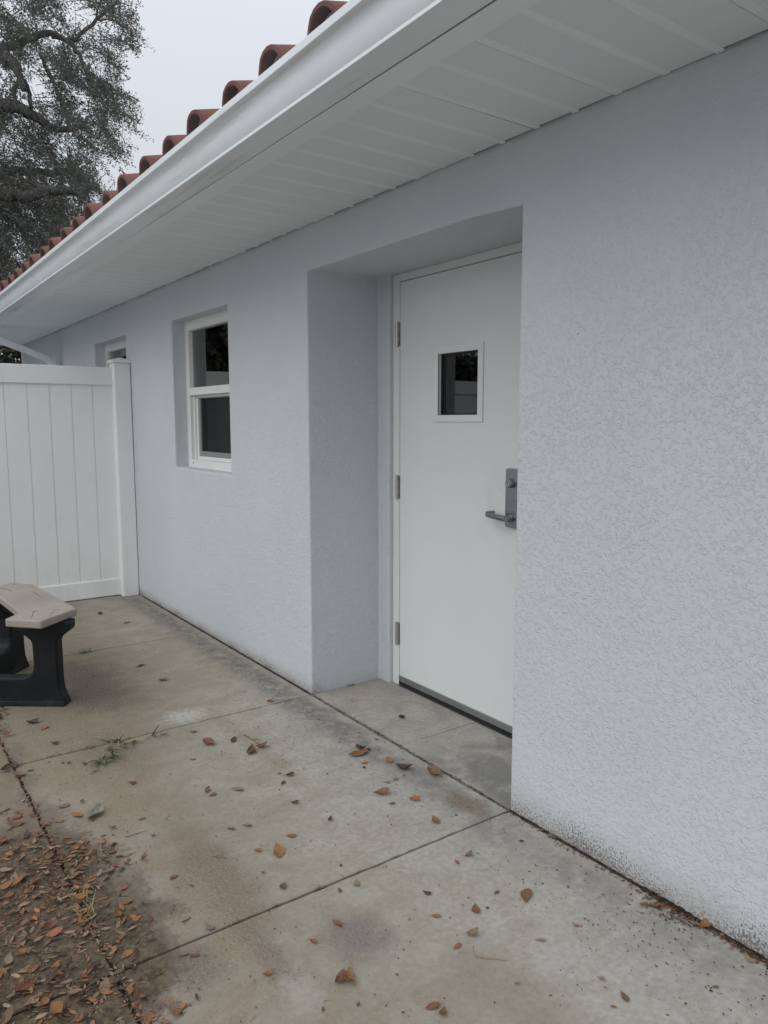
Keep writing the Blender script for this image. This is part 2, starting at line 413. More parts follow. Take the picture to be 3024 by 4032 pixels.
MORT = m_paint('eave_mortar', (.30, .30, .29), .9, .1, .12)
UNDER = m_paint('dark_tile_underside', (.125, .085, .078), .9, .1, .15)  # tile undersides coloured darker than their outer faces
SEAT = m_seat(); BLACK = m_black()
DIRT = m_soil('joint_dirt', (.022, .017, .013), (.065, .05, .038), 40)
GRND = m_soil('pale_ground', (.26, .27, .265), (.34, .35, .34), 5)  # unseen ground kept pale and cool grey to bounce light onto the soffit
LEAF = m_leaf(); CROWN = m_attr('oak_foliage', .42, trans=.42); BARK = m_bark(); VEG = m_attr('plant_matter', .75, trans=.15)

# ================================================================== setting: ground and walk
gp = link('ground', mesh('ground', [(-300,-300,-.06),(300,-300,-.06),(300,300,-.06),(-300,300,-.06)], [(0,1,2,3)]), GRND)
tag(gp, 'pale grey ground stretching out round the building', kind='structure')
walk = tag(empty('walkway', (0, -.7, 0)), 'concrete walkway of square slabs with dirt-filled joints along the wall', kind='structure')
box('joint_bed', -2.9, 5.7, -2.78, .0, -.055, -.010, DIRT, walk)
SX = [-4.19, -2.79, -1.393, 0, 1.393, 2.787, 4.18, 5.6]
def slab(x0, x1, y0, y1):
    """one slab, its arrises chipped a little so the joint line wanders"""
    nx = max(2, int((x1-x0)/.028)); ny = max(2, int((y1-y0)/.028)); ring = []
    for i in range(nx): ring.append((x0+(x1-x0)*i/nx, y0, 0, 1))
    for i in range(ny): ring.append((x1, y0+(y1-y0)*i/ny, -1, 0))
    for i in range(nx): ring.append((x1-(x1-x0)*i/nx, y1, 0, -1))
    for i in range(ny): ring.append((x0, y1-(y1-y0)*i/ny, 1, 0))
    n = len(ring); vs = []
    for q, (x, y, a, b) in enumerate(ring):
        e = .0006 + (R.random()**6)*.006
        vs.append((x + a*e, y + b*e))
    cx, cy = (x0+x1)/2, (y0+y1)/2
    def ins(p, d): return (p[0] + (d if p[0] < cx-.3 else -d if p[0] > cx+.3 else 0)*(abs(p[0]-cx) > (x1-x0)/2-.03), p[1] + (d if p[1] < cy else -d)*(abs(p[1]-cy) > (y1-y0)/2-.03))
    top = [ins(p, .0035) for p in vs]
    V = [(p[0], p[1], -.05) for p in vs] + [(p[0], p[1], -.003) for p in vs] + [(p[0], p[1], 0) for p in top]
    F = [tuple(range(2*n, 3*n))]
    for i in range(n):
        j = (i+1) % n
        F += [(i, j, n+j, n+i), (n+i, n+j, 2*n+j, 2*n+i)]
    return mesh('concrete_slab', V, F)
for i in range(1, 7):
    for (y0, y1) in ((-1.3628, -.006), (-2.75, -1.3692)):
        link('concrete_slab', slab(SX[i]+.0034, SX[i+1]-.0034, y0, y1), CONC, walk)
link('doorstep_slab', cells('doorstep_slab', [.004, .7385, .7425, 1.39], [.004, .11, .56], [-.05, -.012, 0],
     lambda x, y, z: not (.7385 < x < .7425 and y > .11 and z > -.012)), CONC, walk)

# ================================================================== the building
B = tag(empty('building', (0, .3, 0)), 'pale blue-grey stucco building with white eaves and red barrel-tile roof', 'building')
ZS_ = 2.263
HH = 2.064
def solid(x, y, z):
    for (a, b) in ((-3.722, -2.83), (-1.817, -.913)):
        if a < x < b and 1.052 < z < 2.024 and y < .24: return False
    if 0 < x < 1.3938 and z < HH:
        if y < .417: return False
        return not (.085 < x < 1.135 and y < .60)
    if y < .24: return True
    return -.2 < x < 1.6 and y < .60
wm = cells('wall', [-7.0, -3.722, -2.83, -1.817, -.913, -.2, 0, .085, 1.135, 1.3938, 1.6, 5.2], [0, .24, .417, .60],
           [-.1, 1.052, 2.024, HH, 2.62], solid)
for v in wm.vertices:                                             # the head of the recess is not quite true
    if abs(v.co.z - HH) < 1e-4:
        if v.co.y < .01 and abs(v.co.x) < .01: v.co.z = 2.068
        elif v.co.y < .01 and abs(v.co.x - 1.3938) < .01: v.co.z = 2.051
        elif v.co.y > .3: v.co.z = 2.078
bm = bmesh.new(); bm.from_mesh(wm)
bmesh.ops.bevel(bm, geom=[e for e in bm.edges if len(e.link_faces) == 2 and e.calc_face_angle(0) > .6], offset=.009, segments=3, affect='EDGES', profile=.5)
bm.to_mesh(wm); bm.free()
link('wall', wm, STUCCO, B)
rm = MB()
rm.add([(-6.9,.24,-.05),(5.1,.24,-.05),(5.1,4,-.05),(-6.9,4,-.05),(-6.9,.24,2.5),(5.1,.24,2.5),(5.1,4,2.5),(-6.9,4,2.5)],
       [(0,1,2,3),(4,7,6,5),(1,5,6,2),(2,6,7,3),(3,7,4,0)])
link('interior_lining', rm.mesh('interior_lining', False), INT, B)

# ---- eaves
PW = .1504
def panel_mesh(seed):
    r = random.Random(seed); b = MB(); h = .0020; g = .005
    ya = -.5555; yb = -.0035; sag = r.choice([0, 0, .0012, .002])
    xs = [0, .003, .023, .026, PW-.0005]; zs = [h, 0, 0, h, h]
    n0 = None
    for i in range(4):
        z0, z1 = zs[i], zs[i+1]; y1 = yb if i < 3 else yb - r.choice([.002, .008, .010, .012])
        b.add([(xs[i], ya, z0), (xs[i+1], ya, z1), (xs[i+1], y1, z1-sag), (xs[i], y1, z0-sag)], [(0, 1, 2, 3)], 0 if i == 3 else 1)
    b.add([(0, yb, h), (0, ya, h), (0, ya, h+.012), (0, yb, h+.012)], [(0, 1, 2, 3)], 1)
    return b.mesh('soffit_panel', False)
PM = [panel_mesh(q) for q in range(6)]
k0 = 2.0621 - .013
for k in range(-12, 62):
    x = k0 - k*PW
    if -6.98 < x < 3.7:
        o = link('soffit_panel', PM[(k*7) % 6], [SOFF, RIB], B); o.location = (x, 0, ZS_ + .001 + R.uniform(0, .001))
t = MB()                                                        # receiving channel the panels slot into at the fascia
t.prism([(0,-.538,ZS_-.0015),(0,-.612,ZS_-.0015),(0,-.612,ZS_+.012),(0,-.607,ZS_+.012),(0,-.607,ZS_+.0005),(0,-.538,ZS_+.0005)], (-7,0,0), (4.2,0,0))
t.build('soffit_channel', RIB, B)
box('fascia', -7, 4.2, -.612, -.592, ZS_+.002, ZS_+.15, GUT, B)
GX0, GX1 = -6.2, 4.1
def gz(x): return .0021*(x-1.5)                                # the gutter falls gently towards its outlet
prof = [(-.6165,2.372),(-.6165,2.2655),(-.7005,2.2650),(-.7030,2.2665),(-.7012,2.2765),(-.7035,2.2800),(-.7085,2.2900),(-.7135,2.3030),(-.7170,2.3180),
        (-.7200,2.3320),(-.7250,2.3450),(-.7330,2.3535),(-.7440,2.3570),(-.7458,2.3590),(-.7462,2.3785),(-.7450,2.3800),(-.7350,2.3800),(-.7350,2.3735)]
g = MB(); n = len(prof); cutx = [GX0, -4, -2, 0, 2, GX1]
vs = [(x, y, z + gz(x)) for x in cutx for (y, z) in prof]
fs = [(i*n+j, (i+1)*n+j, (i+1)*n+j+1, i*n+j+1) for i in range(len(cutx)-1) for j in range(n-1)]
g.add(vs, fs); o = g.build('gutter', GUT, B); s_ = o.modifiers.new('gauge', 'SOLIDIFY'); s_.thickness = .0016; s_.offset = 1
for p in o.data.polygons: p.use_smooth = True
wn_ = o.modifiers.new('edges', 'EDGE_SPLIT'); wn_.split_angle = math.radians(38)
for x in (-5.6, -4.9, -4.2, -3.5, -2.8, -2.1, -1.4, -.7, 0, .7, 1.4, 2.1, 2.8): box('gutter_strap', x-.012, x+.012, -.736, -.60, 2.366+gz(x), 2.369+gz(x), GUT, B)
d = MB()
def rect_tube(mb, pts, w, h):
    vs = []; n = len(pts)
    for i, p in enumerate(pts):
        p = Vector(p); dd = (Vector(pts[min(i+1, n-1)]) - Vector(pts[max(i-1, 0)])).normalized()
        x = Vector((1, 0, 0)); y = dd.cross(x).normalized()
        vs += [p + x*a*w/2 + y*b_*h/2 for a, b_ in ((-1,-.8),(-.8,-1),(.8,-1),(1,-.8),(1,.8),(.8,1),(-.8,1),(-1,.8))]
    mb.add(vs, [(i*8+j, i*8+(j+1) % 8, (i+1)*8+(j+1) % 8, (i+1)*8+j) for i in range(n-1) for j in range(8)])
dx = -4.96
el = []
for q in range(13):                                              # crimped elbow: small steps in the bend
    a = q/12*math.radians(67); rr = .075 + (.0022 if q % 2 else 0)
    el.append((dx, -.118 + rr*math.sin(a) - 0, 1.905 + .0 + rr*math.cos(a)))
pts = [(dx,-.665,2.25),(dx,-.665,2.215),(dx,-.645,2.185),(dx,-.60,2.155),(dx,-.20,2.005)] + [(dx,-.145,1.983),(dx,-.105,1.957),(dx,-.078,1.922),(dx,-.068,1.885),(dx,-.066,1.6),(dx,-.066,.05)]
rect_tube(d, pts, .085, .06); d.build('downspout', GUT, B, bevel=.003)

# ---- roof
TP = .305; TH = math.radians(13.5)
sec = [(-.034,.007),(-.022,.009),(-.010,.015),(-.001,.028),(.006,.046),(.020,.064),(.038,.083),(.062,.094),(.090,.098),(.118,.094),(.142,.083),(.160,.064),(.170,.042),(.177,.022),(.188,.008),(.210,-.001),(.240,-.005),(.270,-.003),(.296,.003),(.318,.010)]
def tile_mesh(length):
    n = len(sec); nrm = []
    for i in range(n):
        a = Vector(sec[max(i-1, 0)]); b = Vector(sec[min(i+1, n-1)]); tdir = (b-a).normalized(); nrm.append(Vector((-tdir.y, tdir.x)))
    vs = []
    for (yy, lift) in ((0, 0), (length, 0)):
        for i in range(n): vs.append((sec[i][0], yy, sec[i][1]))
        for i in range(n): vs.append((sec[i][0] - nrm[i].x*.016, yy, sec[i][1] - nrm[i].y*.016))
    f = []; under = []
    for i in range(n-1):
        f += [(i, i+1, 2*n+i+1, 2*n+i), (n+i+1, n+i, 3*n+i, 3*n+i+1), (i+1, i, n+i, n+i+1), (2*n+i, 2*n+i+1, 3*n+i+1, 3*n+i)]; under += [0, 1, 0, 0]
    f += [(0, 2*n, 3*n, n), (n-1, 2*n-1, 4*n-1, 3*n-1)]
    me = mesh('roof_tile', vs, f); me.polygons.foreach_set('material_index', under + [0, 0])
    bm = bmesh.new(); bm.from_mesh(me); bmesh.ops.recalc_face_normals(bm, faces=bm.faces)
    bmesh.ops.bevel(bm, geom=[e for e in bm.edges if len(e.link_faces) == 2 and abs(e.calc_face_angle(0)) > 1.2], offset=.003, segments=2, affect='EDGES')
    bm.to_mesh(me); bm.free()
    for p in me.polygons: p.use_smooth = len(p.vertices) == 4 and abs(p.normal.y) < .3
    return me
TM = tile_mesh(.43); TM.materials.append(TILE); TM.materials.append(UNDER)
plug = MB(); pp = [(x*.86+.0125, .040, z*.82-.004) for x, z in sec[4:14]] + [(.17, .040, -.02), (.02, .040, -.02)]
plug.prism(pp, (0,0,0), (0,.05,0)); PG = plug.mesh('mortar_plug'); PG.materials.append(MORT)
EY, EZ = -.645, 2.430
for row in range(4):
    for k in range(-8, 26):
        x = 1.245 - .097 - k*TP
        if x < -6.6 or x > 3.6: continue
        o = link('roof_tile', TM, None, B)
        o.rotation_euler = (TH + .012 + R.uniform(-.006, .006), R.uniform(-.012, .012), R.uniform(-.012, .012))
        s0 = row*.345
        o.location = (x + R.uniform(-.005, .005), EY + s0*math.cos(TH) + R.uniform(-.008, .008), EZ + s0*math.sin(TH) + .012*(row > 0) + R.uniform(-.002, .002))
        if row == 0: link('mortar_plug', PG, None, o)
rd = MB(); c_, s__ = math.cos(TH), math.sin(TH)
rd.prism([(0,-.60,2.415),(0,-.60+5.2*c_,2.415+5.2*s__),(0,-.60+5.2*c_,2.39+5.2*s__),(0,-.60,2.39)], (-6.9,0,0), (4.0,0,0))
rd.build('roof_deck', TILE, B)

# ---- windows
def window(x0, x1, z0, z1):
    yf = .090; w = MB(); fw_ = .064
    w.box(x0, x0+fw_, yf, yf+.10, z0, z1); w.box(x1-fw_, x1, yf, yf+.10, z0, z1)
    w.box(x0+fw_, x1-fw_, yf, yf+.10, z1-fw_, z1); w.box(x0+fw_, x1-fw_, yf, yf+.10, z0, z0+.055)
    # jamb tracks step in on the lower half
    zm = z0 + .508
    w.box(x0+fw_, x0+fw_+.020, yf+.022, yf+.10, z0+.055, zm-.025); w.box(x1-fw_-.020, x1-fw_, yf+.022, yf+.10, z0+.055, zm-.025)
    wd = w.build('window', WINV, B, bevel=.0025)
    r = MB(); r.box(x0+fw_, x1-fw_, yf-.004, yf+.045, zm-.025, zm+.025); r.build('meeting_rail', WINV, wd, bevel=.003)
    s = MB(); a, b = x0+fw_+.020, x1-fw_-.020; q = z0+.055; u = zm-.025
    s.box(a, a+.022, yf+.036, yf+.06, q, u); s.box(b-.022, b, yf+.036, yf+.06, q, u); s.box(a+.022, b-.022, yf+.036, yf+.06, q, q+.022); s.box(a+.022, b-.022, yf+.036, yf+.06, u-.016, u)
    s.build('lower_sash', WINV, wd, bevel=.002)
    s = MB(); a2, b2 = a+.022, b-.022; q2 = q+.022; u2_ = u-.016
    s.box(a2, a2+.026, yf+.045, yf+.057, q2, u2_); s.box(b2-.026, b2, yf+.045, yf+.057, q2, u2_); s.box(a2+.026, b2-.026, yf+.045, yf+.057, q2, q2+.034); s.box(a2+.026, b2-.026, yf+.045, yf+.057, u2_-.006, u2_)
    s.build('screen_frame', GREYF, wd, bevel=.001)
    link('insect_screen', mesh('insect_screen', [(a2+.026,yf+.052,q2+.034),(b2-.026,yf+.052,q2+.034),(b2-.026,yf+.052,u2_-.006),(a2+.026,yf+.052,u2_-.006)], [(0,1,2,3)]), MESHS, wd)
    box('pane', x0+fw_, x1-fw_, yf+.030, yf+.034, zm+.025, z1-fw_, GLASS, wd)
    box('pane', a2, b2, yf+.070, yf+.074, q, u, GLASS, wd)
    box('weep_hole', x0+.085, x0+.105, yf-.0015, yf+.001, z0+.028, z0+.036, GREYF, wd)
    bl = MB(); bl.add([(0,-.022,-.009),(x1-x0-.1,-.022,-.009),(x1-x0-.1,.022,.009),(0,.022,.009)], [(0,1,2,3)]); bme = bl.mesh('blind_slat', False); bme.materials.append(BLIND)
    z = z0 + .03
    while z < z1 - .02:
        o = link('blind_slat', bme, None, wd); o.location = (x0+.05, yf+.145, z); z += .047
    return wd
window(-1.817, -.913, 1.052, 2.024)
window(-3.722, -2.83, 1.052, 2.024)
for (x0, x1) in ((-1.817, -.913), (-3.722, -2.83)): box('window_sill', x0, x1, .02, .0885, 1.0485, 1.0545, STUCCO, B)

# ---- door in its recess
f = MB(); y0 = .4456
f.box(.086, .138, y0-.003, y0+.13, .0, 2.077); f.box(1.058, 1.134, y0-.003, y0+.13, 0, 2.077); f.box(.138, 1.058, y0-.003, y0+.13, 2.041, 2.077)
f.box(.1385, .150, y0+.050, y0+.12, 0, 2.041); f.box(1.046, 1.0575, y0+.050, y0+.12, 0, 2.041); f.box(.150, 1.046, y0+.050, y0+.12, 2.028, 2.0405)
f.build('door_frame', FRAMEM, B, bevel=.002)
# leaf with a real opening for its light
def dsolid(x, y, z): return not (.436 < x < .720 and 1.384 < z < 1.678)
dm = cells('door', [.1412, .436, .720, 1.0550], [y0, y0+.044], [.016, 1.384, 1.678, 2.0375], dsolid)
D = link('door', dm, m_door(), B, bevel=.0015)
tr = MB()
for (a, b, c, e) in ((.411,.747,1.671,1.704),(.411,.747,1.360,1.391),(.411,.443,1.391,1.671),(.714,.747,1.391,1.671)): tr.box(a, b, y0-.007, y0+.0005, c, e)
tr.box(.437,.443,y0-.006,y0+.013,1.391,1.671); tr.box(.714,.719,y0-.006,y0+.013,1.391,1.671); tr.box(.443,.714,y0-.006,y0+.013,1.671,1.677); tr.box(.443,.714,y0-.006,y0+.013,1.385,1.391)
TRIM = tr.build('window_trim', DOORM, D, bevel=.0012)
gs = MB(); gs.box(.443,.452,y0+.0135,y0+.019,1.391,1.671); gs.box(.705,.714,y0+.0135,y0+.019,1.391,1.671); gs.box(.452,.705,y0+.0135,y0+.019,1.662,1.671); gs.box(.452,.705,y0+.0135,y0+.019,1.391,1.398)
gs.build('gasket', RUB, D)
box('pane', .437, .719, y0+.0195, y0+.0255, 1.385, 1.677, GLASS, D)
scr = MB(); scr.tube([(0,0,0),(0,-.0016,0)], [.0042,.0034], 10); SCR = scr.mesh('screw'); SCR.materials.append(DOORM)
for (x, z) in ((.50,1.688),(.66,1.688),(.50,1.375),(.66,1.375),(.427,1.59),(.427,1.46),(.731,1.59),(.731,1.46)):
    o = link('screw', SCR, None, TRIM); o.location = (x, y0-.0068, z)
hm = MB()
z0 = -.0585
for i, hgt in enumerate((.0245, .0225, .023, .0225, .0245)):
    hm.tube([(0,0,z0+.0004),(0,0,z0+hgt-.0006)], .0075, 14); z0 += hgt
hm.tube([(0,0,-.0605),(0,0,-.0585)], .0062, 14); hm.tube([(0,0,.0585),(0,0,.0605)], .0062, 14)
hm.box(.0065,.0128,.0062,.0085,-.057,.057); hm.box(.0040,.0100,.0020,.0075,-.034,-.0125); hm.box(.0040,.0100,.0020,.0075,.0115,.034)
HM = hm.mesh('hinge'); HM.materials.append(STEEL)
hr = MB(); hr.box(-.012,.0155,.0068,.0095,-.0615,.0615); HR = hr.mesh('hinge_rebate'); HR.materials.append(RUB)
for z in (1.789, 1.032, .273):
    o = link('hinge', HM, None, D); o.location = (.1275, y0-.0105, z)
    q = box('hinge_rebate', .1392, .1418, y0-.0022, y0+.001, z-.0575, z+.0575, RUB, o); q.matrix_parent_inverse = Matrix.Translation((-.1275, -(y0-.0105), -z))
sw = MB(); sw.box(.143, 1.054, y0-.0075, y0-.0003, .0225, .0515); sw.box(.143, 1.054, y0-.0095, y0-.0003, .0490, .0525)
SW = sw.build('door_sweep', ALU, D, bevel=.001)
box('sweep_seal', .143, 1.054, y0-.0065, y0+.006, .0035, .0222, RUB, D)
sc2 = MB(); sc2.tube([(0,0,0),(0,-.0022,0)], [.0042,.003], 10); SC2 = sc2.mesh('screw'); SC2.materials.append(STEEL)
for x in (.175, .341, .505, .670, .833, .99):
    o = link('screw', SC2, None, SW); o.location = (x, y0-.0074, .0345)
box('threshold', .139, 1.057, y0-.016, y0+.10, .0005, .0032, ALU, B)
# hardware
pl = MB(); cx_ = .947
pts2 = []
for (ax, az, a0) in ((.036, .1235, 0), (-.036, .1235, 90), (-.036, -.1235, 180), (.036, -.1235, 270)):
    for q in range(5):
        t_ = math.radians(a0 + 22.5*q); r_ = .010
        pts2.append((cx_ + ax - math.copysign(r_, ax) + r_*math.cos(t_), 0, 1.0435 + az - math.copysign(r_, az) + r_*math.sin(t_)))
pl.prism(pts2, (0, y0-.0215, 0), (0, y0-.0003, 0))
PLT = pl.build('handle_plate', HW, D, bevel=.003, seg=3)
cy_ = MB(); cy_.tube([(cx_,y0-.0216,1.107),(cx_,y0-.0235,1.107),(cx_,y0-.040,1.107),(cx_,y0-.0425,1.107)], [.0195,.0195,.0178,.0165], 28)
CYL = cy_.build('lock_cylinder', HW, D, bevel=.0008)
cc = MB(); cc.tube([(cx_,y0-.0424,1.104),(cx_,y0-.0445,1.104)], [.0085,.0080], 24); CO = cc.build('lock_core', STEEL, CYL)
kk = MB(); kk.box(cx_-.0011, cx_+.0011, y0-.0449, y0-.0444, 1.0985, 1.1075); kk.tube([(cx_,y0-.0444,1.1075),(cx_,y0-.0449,1.1075)], .0024, 10); kk.build('keyhole', RUB, CYL)
lv = MB()
lv.tube([(cx_,y0-.0216,.960),(cx_,y0-.030,.960),(cx_,y0-.0305,.960),(cx_,y0-.060,.960)], [.0165,.0160,.0125,.0120], 24)
def lev_sec(x, yc, zc, w, h):
    return [(x, yc + w*math.cos(t_)*(1 if abs(math.cos(t_)) < .9 else .96), zc + h*(math.copysign(abs(math.sin(t_))**.65, math.sin(t_)))) for t_ in [2*math.pi*q/14 for q in range(14)]]
secs = [(cx_+.0135,.0075,.0085),(cx_+.011,.0100,.0120),(cx_,.0108,.0130),(cx_-.03,.0092,.0122),(cx_-.07,.0080,.0112),(cx_-.098,.0078,.0108),(cx_-.112,.0078,.0112),(cx_-.1135,.006,.0098)]
vs = []; 
for i, (x, w_, h_) in enumerate(secs): vs += lev_sec(x, y0-.066 + .004*max(0, i-3), .960 + .0014*i, w_, h_)
lv.add(vs, [(i*14+j, i*14+(j+1) % 14, (i+1)*14+(j+1) % 14, (i+1)*14+j) for i in range(len(secs)-1) for j in range(14)] + [tuple(range(13,-1,-1)), tuple(len(vs)-14+j for j in range(14))])
lv.box(cx_-.1135, cx_-.094, y0-.058, y0-.022, .958, .982)      # return towards the door at the tip
lv.build('lever_handle', HW, D, bevel=.003, seg=3, angle=50)

# ================================================================== fence at the far end of the walk
F = tag(empty('vinyl_fence', (-2.78, -.06, 0)), 'white vinyl privacy fence closing off the far end of the walk', 'fence')
xf = -2.718
def fpost(y1):
    box('post', xf-.127, xf, y1-.127, y1, -.05, 1.803, VINYL, F, bevel=.009, seg=3)
    c = MB(); a0, a1, b0, b1 = xf-.134, xf+.007, y1-.134, y1+.007
    c.box(a0, a1, b0, b1, 1.803, 1.829)
    xm, ym = (a0+a1)/2, (b0+b1)/2
    c.add([(a0+.003,b0+.003,1.829),(a1-.003,b0+.003,1.829),(a1-.003,b1-.003,1.829),(a0+.003,b1-.003,1.829),(xm-.012,ym-.012,1.846),(xm+.012,ym-.012,1.846),(xm+.012,ym+.012,1.846),(xm-.012,ym+.012,1.846)],
          [(0,1,5,4),(1,2,6,5),(2,3,7,6),(3,0,4,7),(4,5,6,7)])
    c.build('post_cap', VINYL, F, bevel=.003)
bmsh = MB(); bmsh.box(-.011, .011, -.0755, .0755, .12, 1.65); BM_ = bmsh.mesh('board')
bm = bmesh.new(); bm.from_mesh(BM_); bmesh.ops.bevel(bm, geom=[e for e in bm.edges if abs(e.verts[0].co.z - e.verts[1].co.z) > 1], offset=.004, segments=2, affect='EDGES'); bm.to_mesh(BM_); bm.free(); BM_.materials.append(VINYL)
for py in (0, -1.83, -3.66, -5.49, -7.32): fpost(py - .0025)
for py in (0, -1.83, -3.66, -5.49):
    a, b = py-1.83-.0025+.0, py-.1285
    box('rail', -2.818, -2.772, a+.0, b, 1.636, 1.770, VINYL, F, bevel=.004)
    box('rail', -2.818, -2.772, a+.0, b, .006, .137, VINYL, F, bevel=.004)
    y = b - .0105 - .0745 if py else -.1225-.1505/2+.0
    y = -.1985 + py
    while y - .075 > a - .02:
        o = link('board', BM_, None, F); o.location = (-2.797 + R.uniform(-.0006, .0006), y, 0); y -= .1518
    box('board', -2.808, -2.7865, py-.1235, py-.1275, .12, 1.65, VINYL, F)

# ================================================================== bench
Q = tag(empty('bench', (-.955, -1.1, 0)), 'bench with tan angular seat slab on black moulded legs at the left edge', 'bench')
seat = [(-.589,-1.281),(-.451,-1.153),(-.609,-.958),(-1.318,-1.02),(-1.455,-1.104),(-1.345,-1.262),(-1.245,-1.236),(-.684,-1.2)]
sm = MB(); sm.prism([(x, y, 0) for x, y in seat], (0,0,.421), (0,0,.460)); sm.build('seat', SEAT, Q, bevel=.008, seg=3)
hub = Vector((-.915, -1.56, 0)); 
def support(A, tdir, ndir):
    P = [(.016,0),(.006,.012),(.012,.04),(.024,.07),(.030,.12),(.030,.315),(.022,.335),(-.030,.375),(-.038,.385),(-.038,.419),
         (.235,.419),(.235,.385),(.190,.352),(.160,.328),(.152,.31),(.150,.20),(.156,.172),(.172,.152),(.20,.141),(.26,.138),(.52,.138),(.52,0)]
    b = MB()
    def at(s, z, d): return (A + tdir*s + ndir*d + Vector((0, 0, z)))
    n = len(P)
    # moulded section: narrower at the front and back faces, so the sides draft
    def ring(d, ins):
        cxs, czs = .1, .2; return [at(s + (ins if s < .09 else -ins if s < .4 else 0), z - (ins*.6 if z > .12 and s > .17 and z < .2 else 0), d) for s, z in P]
    rings = [ring(0, .006), ring(-.012, 0), ring(-.062, 0), ring(-.075, .006)]
    vs = [v for r in rings for v in r]
    b.add(vs, [tuple(range(n-1, -1, -1)), tuple(3*n+i for i in range(n))] + [(k*n+i, k*n+(i+1) % n, (k+1)*n+(i+1) % n, (k+1)*n+i) for k in range(3) for i in range(n)])
    # flared foot skirt
    for (w, h0, h1) in ((.005, 0, .028),): 
        sk = [at(.004, h0, w), at(.50, h0, w), at(.50, h0, -.075-w), at(.004, h0, -.075-w)]
        tk = [at(.012, h1, .001), at(.50, h1, .001), at(.50, h1, -.076), at(.012, h1, -.076)]
        b.add(sk + tk, [(3,2,1,0),(4,5,6,7),(0,1,5,4),(1,2,6,5),(2,3,7,6),(3,0,4,7)])
    b.build('leg', BLACK, Q, bevel=.005, seg=2)
A1 = Vector((-.545, -1.046, 0)); support(A1, Vector((-.6, -.8, 0)), Vector((.8, -.6, 0)))
# the far leg mirrors the near one about the seat's cross axis
ax0 = Vector((-.953, -1.11, 0)); ad = Vector((.088, -.996, 0)); an = Vector((.996, .088, 0))
def mir(v, point=True): 
    w = v - ax0 if point else v
    w = w - an * 2 * w.dot(an); return w + ax0 if point else w
support(mir(A1), mir(Vector((-.6,-.8,0)), False), mir(Vector((.8,-.6,0)), False))
hb = MB(); hb.tube([hub + Vector((0,0,.0)), hub + Vector((0,0,.14))], [.16,.13], 8); hb.build('hub_base', BLACK, Q, bevel=.006)
for (x0,y0_,x1,y1_,w) in ((-.667,-1.148,-.653,-1.128,.006),(-.637,-1.06,-.628,-1.035,.006),(-1.383,-1.117,-1.377,-1.093,.006),(-1.317,-1.19,-1.31,-1.172,.005)):
    b = MB(); p0 = Vector((x0,y0_,.4598)); p1 = Vector((x1,y1_,.4598)); dd = (p1-p0).normalized(); nn = Vector((-dd.y, dd.x, 0))
    arc = [p0 + (p1-p0)*q/5 - nn*.004*math.sin(math.pi*q/5) for q in range(6)]
    poly = [a - nn*w*.35 for a in arc] + [a + nn*w*.35 for a in arc[::-1]]
    b.prism(poly, (0,0,0), (0,0,.0008)); b.build('bolt_slot', RUB, Q)
for (x0,y0_,x1,y1_) in ((-.654,-1.141,-.539,-1.178),(-.606,-1.062,-.515,-1.111),(-1.134,-1.064,-.947,-1.049),(-1.31,-1.18,-1.185,-1.15)):
    b = MB(); pts_ = [Vector((x0+(x1-x0)*q/6 + (R.uniform(-.003,.003) if 0 < q < 6 else 0), y0_+(y1_-y0_)*q/6 + R.uniform(-.002,.002), .4602)) for q in range(7)]
    b.tube(pts_, [.0006,.0012,.0010,.0013,.0011,.0008,.0005], 4); b.build('seat_crack', RUB, Q)

